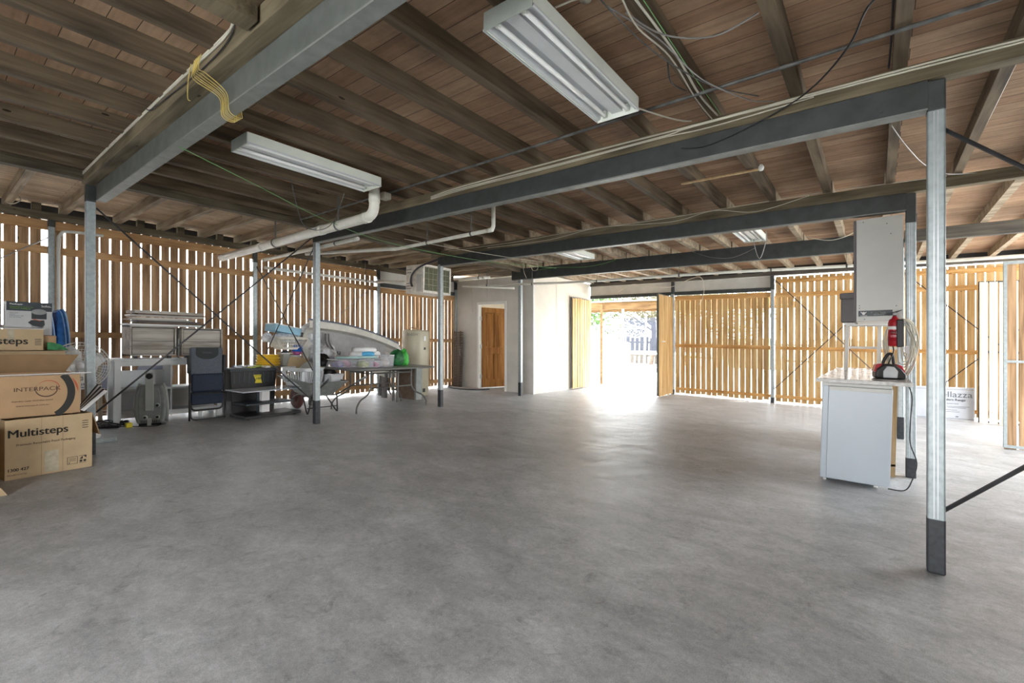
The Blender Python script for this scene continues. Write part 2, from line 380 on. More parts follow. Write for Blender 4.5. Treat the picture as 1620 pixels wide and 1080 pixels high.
m = MB(); m.box((-8.75, -3.2, -0.12), (3.6, 11.45, 0.0)); struct(m.build('floor', 'concrete', st=True))
m = MB(); m.box((-40, -20, -0.2), (30, 60, -0.03)); struct(m.build('ground', 'concrete_out', st=True))

# ceiling: floorboards of the room above, with the joists as parts
m = MB(); m.box((-6.2, -3.0, 2.90), (3.4, 11.4, 2.95)); ceil = struct(m.build('ceiling', 'floorboards', st=True))
m = MB(); m.box((-8.8, -3.0, 2.90), (-6.2, 11.4, 2.95)); m.build('verandah_boards_lit', 'verandah_boards_lit', ceil, st=True)
m = MB(); m.box((-8.8, -3.0, 2.96), (3.4, 11.4, 3.05)); m.build('upper_lining', 'cement_panel', ceil, st=True)
for u in [-6.02, -5.56, -5.10, -4.65, -4.18, -3.70, -3.26, -2.86, -2.37, -1.88, -1.38, -0.885, -0.39, 0.10, 0.57, 1.04, 1.52, 2.0, 2.48, 2.96]:
    w = random.uniform(0.030, 0.036)
    for a, b in ((-2.9, 5.70), (5.70, 8.10), (8.16, 11.24)):
        q = random.uniform(-0.008, 0.008)
        MB().box((u-w+q, a, 2.785), (u+w+q, b, 2.90)).build('joist', 'joist_timber' if b < 8 else 'joist_lit', ceil, st=True)  # bays towards the far wall take the joist copy with light painted in
for v in [-2.55, -2.0, -1.46, -0.92, -0.38, 0.15, 0.68, 1.20, 1.77, 2.29, 2.84, 3.38, 3.92, 4.46, 5.0, 5.54, 6.08, 6.62, 7.16, 7.70, 8.24]:
    MB().box((-8.72, v-0.036, 2.79), (-6.24, v+0.036, 2.90)).build('joist_lit', 'joist_lit', ceil, st=True)
MB().box((-6.215, -2.9, 2.715), (-6.115, 8.62, 2.898)).build('header', 'header_timber', ceil, st=True)
for k in range(46):                     # board ends showing on the header, one nogging row
    pass
MB().box((-8.80, -2.9, 2.79), (-8.765, 8.7, 2.90)).build('rim_board', 'black_plastic', ceil, st=True)  # dark strip standing in for shade in the gap above the plate
MB().box((-8.74, -2.9, 2.690), (-8.60, 8.7, 2.788)).build('wall_plate', 'header_timber', ceil, st=True)
MB().box((-6.1, 11.20, 2.705), (3.4, 11.32, 2.785)).build('wall_plate', 'wall_plate_timber', ceil, st=True)
MB().box((-6.1, 11.33, 2.785), (3.4, 11.36, 2.90)).build('rim_board', 'black_plastic', ceil, st=True)  # added dark strip closes the far gap and stands in for its shade
for v in (0.40, 0.95, 1.48, 2.05, 2.56, 3.12, 3.66, 4.2, 4.72, 5.3, 5.8, 6.36):
    MB().box((-8.73, v-0.045, 2.79), (-8.66, v+0.045, 2.90)).build('packer', 'header_timber', ceil, st=True)

def slat_wall(name, axis, a, b, pos, z0, z1, rails, m, mr, pitch=0.1185, gap=0.015, out=1):
    """upright battens fixed to the outside of horizontal rails"""
    M_ = MB(); n = int(round((b-a)/pitch)); 
    for i in range(n):
        s = a+i*pitch+random.uniform(-0.003, 0.003); w = pitch-gap+random.uniform(-0.004, 0.004); dz = random.uniform(-0.012, 0.012); t = 0.019
        lo, hi = (pos, pos+t*out) if out > 0 else (pos-t, pos)
        if axis == 'y': M_.box((lo, s, z0+dz), (hi, s+w, z1))
        else: M_.box((s, lo, z0+dz), (s+w, hi, z1))
    o = struct(M_.build(name, m, st=True))
    for (r0, r1) in rails:
        R_ = MB(); d = 0.042
        lo, hi = (pos-d, pos-0.001) if out > 0 else (pos+0.001, pos+d)
        if axis == 'y': R_.box((lo, a, r0), (hi, b, r1))
        else: R_.box((a, lo, r0), (b, hi, r1))
        R_.build('rail', mr, o, bevel=0.003, st=True)
    return o
tall = [(0.115, 0.208), (1.134, 1.219), (2.240, 2.338), (2.553, 2.675)]
low = [(0.115, 0.208), (1.134, 1.219), (2.205, 2.33)]
slat_wall('wall_left', 'y', -2.9, 1.05, UW, 0.035, 2.69, tall, 'slat_pine_shaded', 'rail_pine_y', out=-1, gap=0.018)
slat_wall('wall_left', 'y', 1.11, 3.61, UW, 0.035, 2.69, tall, 'slat_pine_shaded', 'rail_pine_y', out=-1, gap=0.018)
slat_wall('wall_left', 'y', 3.67, 6.18, UW, 0.035, 2.69, tall, 'slat_pine_shaded', 'rail_pine_y', out=-1, gap=0.018)
slat_wall('wall_left', 'y', 6.24, 8.62, UW, 0.035, 2.31, low, 'slat_pine_shaded', 'rail_pine_y', out=-1, gap=0.018)
slat_wall('wall_back', 'x', -3.81, -1.78, VF, 0.036, 2.36, [(0.107, 0.175), (1.130, 1.212), (2.250, 2.352)], 'slat_pine_lit', 'rail_pine')
farr = [(0.107, 0.175), (1.130, 1.207), (2.240, 2.335), (2.540, 2.625)]
slat_wall('wall_back', 'x', -1.69, 0.33, VF, 0.036, 2.68, farr, 'slat_pine_lit', 'rail_pine')
slat_wall('wall_back', 'x', 0.41, 2.46, VF, 0.036, 2.68, farr, 'slat_pine_lit', 'rail_pine')
m = MB(); m.box((-8.75, -3.06, 0), (-2.3, -2.98, 2.9)); m.box((1.0, -3.06, 0), (3.45, -2.98, 2.9)); m.box((-2.3, -3.06, 2.3), (1.0, -2.98, 2.9)); struct(m.build('wall_front_blocker', 'cement_panel', st=True))  # unseen wall added behind the camera to darken the foreground
m = MB(); m.box((3.40, -2.98, 0), (3.46, 5.8, 2.9)); struct(m.build('wall_right_blocker', 'cement_panel', st=True))  # unseen wall added to cut the daylight from the right
MB().box((-2.40, -2.9, 2.692), (-2.285, 0.98, 2.783)).build('trimmer', 'bearer_timber', ceil, st=True)
# lintel strip over the opening and over the first bay
m = MB(); m.box((-6.1, VF-0.02, 2.455), (-1.775, VF+0.0, 2.70)); l1 = struct(m.build('trim_1', 'cement_panel', st=True))
MB().box((-6.1, VF-0.045, 2.375), (-1.775, VF+0.01, 2.458)).build('lintel', 'steel_dark', l1, st=True)
m = MB(); m.box((UW-0.01, 6.25, 2.43), (UW+0.01, 8.62, 2.69)); l2 = struct(m.build('trim_2', 'cement_panel', st=True))
MB().box((UW-0.01, 6.25, 2.335), (UW+0.04, 8.62, 2.43)).build('lintel', 'steel_dark', l2, st=True)

# storeroom in the far left corner
m = MB()
m.box((-8.60, 8.62, 0), (-7.835, 8.70, 2.715)); m.box((-6.945, 8.62, 0), (-6.14, 8.70, 2.715)); m.box((-7.835, 8.62, 2.10), (-6.945, 8.70, 2.715))
wp = struct(m.build('wall_storeroom_front', 'white_sheet', st=True))
MB().box((-7.49, 8.612, 2.14), (-7.478, 8.62, 2.71)).build('cover_strip', 'white_paint', wp, st=True)
m = MB(); m.box((-6.20, 8.70, 0), (-6.14, 11.32, 2.784)); wr = struct(m.build('wall_storeroom_side', 'cream_sheet', st=True))
MB().box((-6.145, 8.612, 0), (-6.128, 8.63, 2.715)).build('corner_strip', 'white_paint', wr, st=True)
MB().box((-6.139, 9.58, 0), (-6.134, 9.60, 2.75)).build('cover_strip', 'cream_sheet', wr, st=True)
m = MB(); m.box((-8.70, 11.26, 0), (-6.2, 11.32, 2.8)); m.box((-8.72, 8.70, 0), (-8.66, 11.26, 0.9)); m.box((-8.72, 8.70, 2.1), (-8.66, 11.26, 2.8)); m.box((-8.72, 8.70, 0.9), (-8.66, 9.0, 2.1)); m.box((-8.72, 10.9, 0.9), (-8.66, 11.26, 2.1))  # unseen window opening added here to lighten the storeroom
struct(m.build('wall_storeroom_back', 'cream_sheet', st=True))
MB().box((-8.6, 8.7, 2.74), (-6.2, 11.26, 2.76)).build('lining', 'cream_sheet', ceil, st=True)
# door 1: frame and six panel leaf swung into the storeroom
m = MB(); m.box((-7.86, 8.605, 0), (-7.805, 8.72, 2.15)); m.box((-6.975, 8.605, 0), (-6.92, 8.72, 2.15)); m.box((-7.805, 8.605, 2.085), (-6.975, 8.72, 2.15))
d1 = struct(m.build('door_1', 'white_paint', st=True, bevel=0.004), None)
hx, hy, ang = -7.80, 8.72, math.radians(72)
ca, sa = math.cos(ang), math.sin(ang)
def leafpt(s, n, z): return (hx+s*ca+n*sa, hy+s*sa-n*ca, z)       # s along the leaf, n out of its visible face
def leafbox(mb, s0, s1, n0, n1, z0, z1):
    return mb.box8([leafpt(s0,n0,z0), leafpt(s1,n0,z0), leafpt(s1,n1,z0), leafpt(s0,n1,z0), leafpt(s0,n0,z1), leafpt(s1,n0,z1), leafpt(s1,n1,z1), leafpt(s0,n1,z1)])
L = MB(); leafbox(L, 0, 0.80, -0.02, -0.002, 0.02, 2.03)
for s0, s1 in ((0, 0.10), (0.36, 0.44), (0.70, 0.80)): leafbox(L, s0, s1, -0.003, 0.020, 0.02, 2.03)
for z0, z1 in ((0.02, 0.22), (0.86, 1.02), (1.90, 2.03)): leafbox(L, 0, 0.8, -0.003, 0.0195, z0, z1)
for s0, s1 in ((0.13, 0.33), (0.47, 0.67)):
    for z0, z1 in ((0.26, 0.82), (1.06, 1.86)): leafbox(L, s0, s1, -0.003, 0.010, z0, z1)
lf = L.build('door_leaf', 'door_timber', d1, st=True, bevel=0.004)
H = MB(); leafbox(H, 0.70, 0.76, 0.018, 0.022, 0.93, 1.10); p0 = leafpt(0.73, 0.02, 1.02); p1 = leafpt(0.73, 0.07, 1.02); p2 = leafpt(0.62, 0.07, 1.02)
H.tube([p0, p1, p2], 0.009); H.build('door_handle', 'silver', lf, st=True)
for z in (0.3, 1.05, 1.75):
    MB().box((-7.812, 8.66, z-0.05), (-7.79, 8.725, z+0.05)).build('hinge', 'silver', d1, st=True)
# light switch on the storeroom side wall
sw = MB().box((-6.140, 9.86, 1.08), (-6.128, 9.93, 1.20)).build('light_switch', 'white_paint', st=True, bevel=0.003)
tag(sw, 'small white light switch plate on the cream storeroom side wall', 'light switch')

# opening in the far wall: two batten gate leaves folded back into the room
def gate(name, label, pts, z0, z1, battens, mb_, mf_, frame=0.035, bt=0.018, side=1, mid=None, bw=0.092):
    (x0, y0), (x1, y1) = pts
    d = Vector((x1-x0, y1-y0, 0)); Ln = d.length; d.normalize(); nrm = Vector((d.y, -d.x, 0))*side
    g = thing(name, label, 'gate', x0, y0, 0, 0, plumb=True)
    def P(s, n, z): q = Vector((x0, y0, z))+d*s+nrm*n; return (q.x, q.y, q.z)
    def bx(mb, s0, s1, n0, n1, a, b): mb.box8([P(s0,n0,a),P(s1,n0,a),P(s1,n1,a),P(s0,n1,a),P(s0,n0,b),P(s1,n0,b),P(s1,n1,b),P(s0,n1,b)])
    F_ = MB(); f = frame
    bx(F_, 0, f, 0, f, z0, z1); bx(F_, Ln-f, Ln, 0, f, z0, z1); bx(F_, f, Ln-f, 0, f, z0, z0+f); bx(F_, f, Ln-f, 0, f, z1-f, z1)
    zm = mid or (z0+z1)/2; bx(F_, f, Ln-f, 0, f*0.9, zm-0.015, zm+0.015)
    F_.build('frame', mf_, g, st=True)
    n = battens; pitch = Ln/n
    for i in range(n):
        B_ = MB(); s = i*pitch+(pitch-bw)/2; dz = random.uniform(-0.01, 0.01); bx(B_, s, s+bw, f+0.001, f+0.001+bt, z0-0.01+dz, z1-0.02+dz)
        B_.build('batten', mb_, g, st=True)
    return g, P
gate('batten_gate', 'light timber batten gate folded back against the cream storeroom wall', ((-6.10, 10.20), (-6.10, 11.18)), 0.04, 2.345, 8, 'slat_pale_y' if 'slat_pale_y' in MATS else 'slat_pine_lit', 'steel_grey', bw=0.099)
gR, PR = gate('batten_gate', 'narrow looking batten gate with grey steel edge opened inwards at right side of the doorway', ((-3.90, 10.27), (-3.90, 11.16)), 0.03, 2.34, 8, 'slat_pine_lit', 'steel_grey', frame=0.04, bw=0.099)
MB().tube([(-3.835, 10.42, 1.26), (-3.835, 10.62, 1.26)], 0.012).build('latch', 'silver', gR, st=True)
gate('batten_gate', 'pale sunlit batten gate standing before the far wall at right', ((1.315, 10.72), (2.45, 10.80)), 0.03, 2.33, 10, 'slat_pale', 'steel_dark', frame=0.03, bw=0.098)
gate('batten_gate', 'dark batten gate with galvanised frame cut by right edge of view', ((1.235, 8.24), (2.40, 8.30)), 0.02, 2.305, 9, 'slat_pine_shaded', 'galv', frame=0.032, side=-1, mid=1.08, bw=0.105)

# ---------------------------------------------------------------- posts
def post(name, label, x, y, top, base=0.3, cap=0.16, w=0.075, group=None, zt=None, painted='black_paint'):
    t = thing(name, label, 'post', x, y, 0, 0, group, plumb=True); h = w/2
    MB().box((x-h, y-h, 0), (x+h, y+h, top)).build('shaft', 'galv', t, bevel=0.009, st=True, seg=3)
    g = MB()
    for s in (-0.012, 0.004): g.box((x+s, y-h-0.0012, base), (x+s+0.004, y-h+0.002, top-cap))
    if w > 0.07: g.build('seam', 'silver', t, st=True)
    if base: MB().box((x-h-0.001, y-h-0.001, 0.0), (x+h+0.001, y+h+0.001, base)).build('painted_foot', painted, t, bevel=0.009, st=True, seg=3)
    if cap: MB().box((x-h-0.0012, y-h-0.0012, top-cap), (x+h+0.0012, y+h+0.0012, top)).build('painted_top', 'steel_dark', t, bevel=0.009, st=True, seg=3)
    return t
TP = 2.675
post('steel_post', 'galvanised post right behind the stack of cardboard boxes', UL, VA, TP, 0.33, 0.17)
post('steel_post', 'galvanised post standing in front of the wheelbarrow', UL, VB, TP, 0.33, 0.15)
post('steel_post', 'galvanised post with black foot between the metal table and the brown door', UL, VC, TP, 0.31, 0.13)
post('steel_post', 'galvanised post against the corner of the storeroom beside the open door', UL, VD+0.02, TP, 0.30, 0.13)
p = post('steel_post', 'tall galvanised post nearest the camera at right with scuffed black foot', UR, VB, TP, 0.30, 0.17)
post('steel_post', 'galvanised post beside the white cupboard and hanging cables', UR, VC, TP, 0.19, 0.28)
post('steel_post', 'post mostly hidden behind the white bar fridge and bench', UR, VD, TP, 0.30, 0.12)
for v, lb in ((1.08, 'slim wall post on the left batten wall with a grey conduit beside it'), (3.639, 'wall post on the left batten wall between cabinets and laundry basket'), (6.209, 'wall post on the left batten wall behind the white curved shell'), (8.60, 'wall post in the corner where batten wall meets the storeroom')):
    post('wall_post', lb, -8.595, v, 2.69, 0, 0.20 if v > 3 else 0.1, w=0.068)
for u, lb in ((-3.853, 'far wall post at right side of the bright doorway'), (-1.736, 'far wall post in the middle of the sunlit batten wall'), (0.37, 'far wall post behind the white cupboard'), (2.50, 'far wall post behind the pale gate')):
    post('wall_post', lb, u, VF-0.065, 2.70, 0.12, 0.30, w=0.068)
c = MB(); c.tube(cr_spline([(-8.53, 1.14, 1.2), (-8.53, 1.14, 2.3), (-8.53, 1.16, 2.50), (-8.55, 1.25, 2.56), (-8.57, 1.6, 2.575)]), 0.02, 10)
tag(c.build('conduit', 'pvc_grey', st=True), 'grey electrical conduit bending at top of the far left wall post', 'conduit')

# ---------------------------------------------------------------- steel beams and timber bearers
def beam(label, v, x0, x1, z0, z1, m_, fl, wdt=0.075):
    t = thing('steel_beam', label, 'beam', x0, v, 2.5, 0, 'steel beams under the floor', plumb=True)
    h = wdt/2; f = 0.010
    W = MB(); W.box((x0, v-h, z0+f), (x1, v-h+0.008, z1-f)); W.box((x0, v-h, z1-f), (x1, v+h, z1)); W.build('web', m_, t, st=True)
    MB().box((x0, v-h-0.0005, z0), (x1, v+h, z0+f)).build('flange', fl, t, st=True)
    return t
beam('grey steel beam overhead at upper left with yellow wire hung over it', VA+0.075, UL+0.045, 3.3, 2.525, 2.682, 'steel_grey', 'steel_flange', 0.078)
b2 = beam('long dark steel beam ending at the tall nearest post', VB, UL+0.035, UR-0.035, 2.520, 2.682, 'steel_dark', 'steel_flange')
beam('dark steel beam ending at the post beside the white cupboard', VC, UL+0.035, UR-0.035, 2.515, 2.682, 'steel_dark', 'steel_flange')
beam('deep black steel beam nearest the far wall', VD, UL-0.2, UR-0.035, 2.548, 2.785, 'steel_dark', 'steel_grey')
MB().box((0.02, VB-0.045, 2.56), (0.03, VB-0.036, 2.62)).build('cleat', 'steel_dark', b2, st=True)
def bearer(label, v, x0, x1, d=0.045, z0=2.684, z1=2.785, m_='bearer_timber'):
    o = MB().box((x0, v-d, z0), (x1, v+0.045, z1)).build('timber_bearer', m_, st=True, bevel=0.004)
    return tag(o, label, 'bearer')
bearer('wide pale timber bearer on the upper left grey steel beam', VA+0.055, UL-0.04, 3.3, 0.112, 2.684, 2.784)
bearer('timber bearer carrying white cables above the long dark beam', VB, UL-0.2, 3.3)
bearer('timber bearer above the beam that ends at the white cupboard', VC, UL-0.2, 3.3)
bearer('dark timber bearer running right from the black far beam', VD, UR+0.04, 3.3, 0.04, 2.63, 2.785, 'wall_plate_timber')
for u in (-4.0, -3.4, -2.98, -2.52, -2.02, -1.5, -1.02, -0.55, -0.1):
    pass
# flat bar strapping across the undersides of the joists
cd = MB().tube([(-6.05, 3.14, 2.772), (-3.86, 3.10, 2.772), (-1.30, 3.0, 2.772), (3.3, 2.86, 2.772)], 0.011, 8).build('conduit', 'conduit_metal', st=True)
tag(cd, 'long thin dark pipe crossing under the joists in front of second beam', 'pipe')
# timber packer stick near the globe

# ---------------------------------------------------------------- cross bracing rods
def rod(label, p, q, r=0.008, m_='rod'):
    o = MB().tube([p, q], r, 8).build('brace_rod', m_, st=True); return tag(o, label, 'brace')
rod('dark brace rod falling from the post behind the boxes towards the wheelbarrow post', (UL+0.02, VA+0.04, 2.46), (UL+0.02, VB-0.04, 0.30), 0.009)
rod('dark brace rod rising from beside the boxes to the top of the wheelbarrow post', (UL+0.035, VA+0.04, 0.42), (UL+0.035, VB-0.04, 2.62), 0.009)
rod('brace rod from the left wall post down behind the wheelbarrow post', (-8.56, 3.66, 2.42), (UL-0.03, VB+0.03, 0.62))
rod('brace rod from the top of the wheelbarrow post back down towards the yellow tubs', (UL-0.04, VB+0.02, 2.55), (-8.56, 3.62, 0.45))
rod('thin pale brace rod sloping down across left wall battens towards the laundry basket', (-8.57, 3.70, 2.42), (-8.57, 6.16, 0.35), 0.006, 'rod_light')
rod('thin pale brace rod rising to the top of the wall post behind the white shell', (-8.565, 3.70, 0.35), (-8.565, 6.16, 2.42), 0.006, 'rod_light')
rod('thin brace rod at far left rising to the conduit post', (-8.57, -1.4, 0.5), (-8.57, 1.05, 2.45), 0.007, 'rod_light')
rod('brace rod falling right from the top of middle far wall post', (-1.70, VF-0.09, 2.62), (0.33, VF-0.09, 0.35))
rod('brace rod rising right from the foot of middle far wall post', (-1.70, VF-0.10, 0.30), (0.33, VF-0.10, 2.55))
rod('brace rod falling right on the far wall behind the nearest post', (0.41, VF-0.09, 2.6), (2.46, VF-0.09, 0.40))
rod('brace rod rising right on the far wall behind the nearest post', (0.41, VF-0.10, 0.05), (2.46, VF-0.10, 2.2))
rod('thick dark brace rod rising right from low on the nearest post', (UR+0.03, VB, 0.34), (2.55, VB, 2.55), 0.011)
rod('thick dark brace rod falling right from high on the nearest post', (UR+0.03, VB+0.02, 2.42), (2.55, VB+0.02, 0.35), 0.011)
sb = MB().bar((UR+0.045, VC+0.06, 2.50), (UR+0.06, VD-0.75, 0.0), 0.03, 0.006, (1,0,0)).build('brace_bar', 'steel_dark', st=True)
tag(sb, 'dark flat bar leaning behind the post beside the white cupboard', 'brace')

# ---------------------------------------------------------------- fluorescent fittings
def fluoro(label, x0, x1, y0, y1, z=2.66, two=2):
    cx = (x0+x1)/2; t = thing('fluorescent_light', label, 'ceiling light', cx, (y0+y1)/2, z, 0, 'twin fluorescent fittings under the joists')
    a, b = (x1-x0)/2, (y1-y0)/2
    h = MB()                                     # open bottomed tray with flared lips
    prof = [(-a, 0.0), (-a-0.006, 0.004), (-a-0.006, 0.012), (-a+0.02, 0.016), (-a+0.03, 0.05), (-a*0.25, 0.062), (-a*0.25, 0.030), (a*0.25, 0.030), (a*0.25, 0.062), (a-0.03, 0.05), (a-0.02, 0.016), (a+0.006, 0.012), (a+0.006, 0.004), (a, 0.0)]
    n = len(prof); vs = [(px, -b, pz) for px, pz in prof]+[(px, b, pz) for px, pz in prof]
    h.add(vs, [(i, i+1, n+i+1, n+i) for i in range(n-1)], False)
    h.build('reflector', 'reflector', t, solid=0.0015)
    B = MB(); B.box((-a, -b-0.002, 0.008), (-a+0.004, b+0.002, 0.085)); B.box((a-0.004, -b-0.002, 0.008), (a, b+0.002, 0.085)); B.box((-a, -b, 0.083), (a, b, 0.088))
    B.build('housing', 'enamel', t)
    for s in (-1, 1):
        MB().box((-a, s*b-0.003, 0.0), (a, s*b+0.003, 0.086)).build('end_cap', 'enamel_end' if s < 0 else 'enamel', t)
    for sx_ in (-1, 1):
        q = sx_*a*0.55
        T = MB().tube([(q, -b+0.03, 0.022), (q, b-0.03, 0.022)], 0.013, 12).build('tube', 'tube_glass', t)
        for s in (-1, 1): MB().box((q-0.012, s*(b-0.028)-0.010, 0.010), (q+0.012, s*(b-0.028)+0.010, 0.05)).build('tube_holder', 'enamel', T)
    hg = MB()
    for s in (-0.6, 0.6): hg.box((-0.02, s*b-0.01, 0.088), (0.02, s*b+0.01, 0.125))
    hg.build('mounting_block', 'enamel_end', t)
    return t
fluoro('large twin tube fluorescent light nearest the camera overhead', -1.445, -1.165, 1.63, 2.76)
fluoro('twin tube fluorescent light in front of the white drain pipe', -4.00, -3.72, 1.52, 2.72)
fluoro('fluorescent light mostly hidden above the second dark beam, left of the pair', -4.16, -3.86, 6.1, 7.25)
fluoro('fluorescent light with wires hanging from it above the second dark beam, right of the pair', -1.46, -1.20, 6.0, 7.2)

# ---------------------------------------------------------------- pipes under the floor
def pipe(label, pts, r, m_='pvc', collars=(), hangers=(), n=16, cat='pipe'):
    root = MB().tube(pts, r, n).build('drain_pipe', m_, st=True); tag(root, label, cat)
    return root
def bend(pts, rad=0.12, n=6):
    out = [Vector(pts[0])]
    for i in range(1, len(pts)-1):
        p = Vector(pts[i]); a = (Vector(pts[i-1])-p).normalized(); b = (Vector(pts[i+1])-p).normalized()
        A = p+a*rad; B = p+b*rad
        for k in range(n+1):
            t = k/n; out.append(A*(1-t)**2+p*2*t*(1-t)+B*t*t)
    out.append(Vector(pts[-1])); return out
def pipething(label, pts, r, m_='pvc', rad=0.12, collars=(), straps=()):
    pts = [Vector(p) for p in pts]
    t = thing('drain_pipe', label, 'pipe', pts[0].x, pts[0].y, pts[0].z, 0, plumb=True)
    MB().tube(bend(pts, rad), r, 18).build('pipe', m_, t, st=True)
    for i, f in collars:
        a, b = pts[i], pts[i+1]; c = a.lerp(b, f); d = (b-a).normalized()
        MB().tube([c-d*0.04, c+d*0.04], r*1.10, 18).build('collar', m_, t, st=True)
    for i, f in straps:
        a, b = pts[i], pts[i+1]; c = a.lerp(b, f); d = (b-a).normalized()
        s = MB().tube([c-d*0.012, c+d*0.012], r*1.12, 18); s.bar((c.x, c.y, c.z+r), (c.x, c.y, 2.79), 0.02, 0.004, d); s.build('hanger', 'conduit_metal', t, st=True)
    return t
pipething('thick white drain pipe with elbow up into the joists', [(-7.95, 2.88, 2.40), (-4.05, 2.88, 2.47), (-4.05, 2.88, 2.86)], 0.052, rad=0.13, collars=((0, 0.965), (0, 0.74), (0, 0.35), (1, 0.45)), straps=((0, 0.45), (0, 0.83)))
pipething('thinner white pipe sloping down left behind the wheelbarrow post', [(-8.05, 3.56, 2.48), (-5.42, 3.60, 2.53)], 0.026, 'pvc', collars=((0, 0.98), (0, 0.55), (0, 0.0)), straps=((0, 0.8),))
pipething('white pipe running to an elbow beyond the long dark beam', [(-7.0, 3.72, 2.50), (-5.4, 4.24, 2.50), (-3.58, 4.21, 2.53), (-3.58, 4.21, 2.86)], 0.024, 'pvc', rad=0.06, collars=((1, 0.97), (0, 0.95)), straps=((1, 0.35), (1, 0.8)))
pipething('white pipe along the top of left wall running into the air conditioner', [(-8.40, 3.72, 2.40), (-8.40, 5.98, 2.40), (-7.5, 6.3, 2.40)], 0.026, 'pvc', rad=0.1, straps=((0, 0.4), (0, 0.9)))
pipething('long pale pipe crossing beneath the black far beam to the right edge', [(-6.9, 7.6, 2.405), (-4.9, 8.20, 2.42), (-2.03, 8.34, 2.43), (0.77, 8.72, 2.43), (3.2, 8.8, 2.44)], 0.024, 'pvc', rad=0.3, straps=((0, 0.1), (0, 0.6), (1, 0.2), (1, 0.75), (2, 0.25), (2, 0.6)))
pipething('short white pipe stub to the right of the air conditioner', [(-7.2, 7.15, 2.52), (-6.35, 7.35, 2.52)], 0.028, 'pvc', collars=((0, 0.85),), straps=((0, 0.7),))
pipething('white pipe running behind the air conditioner towards the storeroom', [(-7.0, 7.2, 2.36), (-6.3, 7.8, 2.34), (-6.1, 7.86, 2.33)], 0.020, 'pvc', rad=0.05)

# air conditioner hung near the left wall
t = thing('air_conditioner', 'white air conditioner unit with mesh grille hanging near the left wall', 'air conditioner', -7.155, 6.37, 2.11, 0)
MB().box((-0.245, -0.37, 0), (0.245, 0.37, 0.55)).build('casing', 'ac_white', t, bevel=0.008)
MB().box((0.246, -0.33, 0.05), (0.250, 0.33, 0.50)).build('coil_fins', 'ac_fins', t)
g = MB()
for i in range(7): g.tube([(0.262, -0.34+i*0.68/6, 0.03), (0.262, -0.34+i*0.68/6, 0.52)], 0.0035, 6)
for i in range(5): g.tube([(0.262, -0.34, 0.05+i*0.45/4), (0.262, 0.34, 0.05+i*0.45/4)], 0.0035, 6)
g.build('grille', 'ac_grille', t)
f = MB(); f.box((0.246, -0.37, 0), (0.27, 0.37, 0.035)); f.box((0.246, -0.37, 0.515), (0.27, 0.37, 0.55)); f.box((0.246, -0.37, 0), (0.27, -0.335, 0.55)); f.box((0.246, 0.335, 0), (0.27, 0.37, 0.55)); f.build('face_frame', 'ac_white', t, bevel=0.003)
v = MB()
for z in (0.09, 0.14, 0.19, 0.40, 0.46): v.box((-0.22, -0.374, z), (-0.08, -0.37, z+0.012))
v.build('vents', 'tub_grey', t)
MB().box((0.09, -0.385, 0.03), (0.23, -0.371, 0.36)).build('service_cover', 'panel_white', t, bevel=0.004)
for s in (-0.1, 0.2):
    MB().tube([(-0.23, s, 0.55), (-0.23, s, 0.67)], 0.008).build('hanger', 'conduit_metal', t); MB().tube([(0.22, s, 0.55), (0.22, s, 0.67)], 0.008).build('hanger', 'conduit_metal', t)
for dx, dy in ((0, 0), (0.03, -0.015)):
    MB().tube(cr_spline([(-0.02+dx, -0.40+dy, 0.12), (-0.03+dx, -0.43+dy, 0.22), (0.06+dx, -0.46+dy, 0.36), (0.22+dx, -0.40+dy, 0.50), (0.55+dx, -0.25+dy, 0.62), (0.7+dx, -0.2, 0.67)]), 0.016, 10).build('insulated_pipe', 'rubber', t)

# ---------------------------------------------------------------- loose wiring
def wire(label, pts, r=0.004, m_='cable_white', name='cable'):
    o = MB().tube(cr_spline(pts), r, 6).build(name, m_, st=True); return tag(o, label, 'cable')
yb = VB-0.050
wire('white cable clipped along the second timber bearer, upper of the pair', [(-3.75, yb, 2.735), (-3.3, yb, 2.760), (-2.0, yb-0.002, 2.768), (-1.0, yb, 2.764), (0.2, yb, 2.770), (0.85, yb, 2.76), (0.98, yb, 2.80), (1.02, yb, 2.87)], 0.006)
wire('white cable clipped along the second timber bearer, lower of the pair', [(-3.75, yb, 2.720), (-3.3, yb, 2.742), (-2.2, yb-0.002, 2.735), (-1.25, yb, 2.742), (-1.0, yb, 2.757), (0.0, yb, 2.755), (0.85, yb, 2.75), (1.0, yb-0.01, 2.78), (1.06, yb, 2.87)], 0.006)
wire('third white cable sagging below the clipped pair on the second bearer', [(-3.75, yb, 2.710), (-3.2, yb-0.006, 2.725), (-2.2, yb-0.008, 2.720), (-1.3, yb-0.008, 2.730), (-0.9, yb-0.004, 2.72), (-0.3, yb, 2.745)], 0.0045)
ya = VA-0.062
wire('white cable pair running along the pale bearer at upper left, upper one', [(UL, ya, 2.78), (-5.2, ya, 2.788), (-4.2, ya, 2.79), (-3.2, ya, 2.79), (-2.62, ya, 2.795), (-2.55, ya, 2.86)], 0.006)
wire('white cable running along the pale bearer at upper left, lower one', [(UL, ya, 2.765), (-5.2, ya, 2.772), (-4.2, ya, 2.776), (-3.2, ya, 2.776), (-2.66, ya, 2.78), (-2.60, ya, 2.86)], 0.006)
wire('brown cable drooping on the face of the pale bearer at upper left', [(-4.05, ya-0.004, 2.80), (-3.9, ya-0.01, 2.745), (-3.6, ya-0.004, 2.74), (-3.0, ya-0.004, 2.715), (-2.65, ya-0.004, 2.735), (-2.55, ya-0.004, 2.79)], 0.004, 'cable_black')
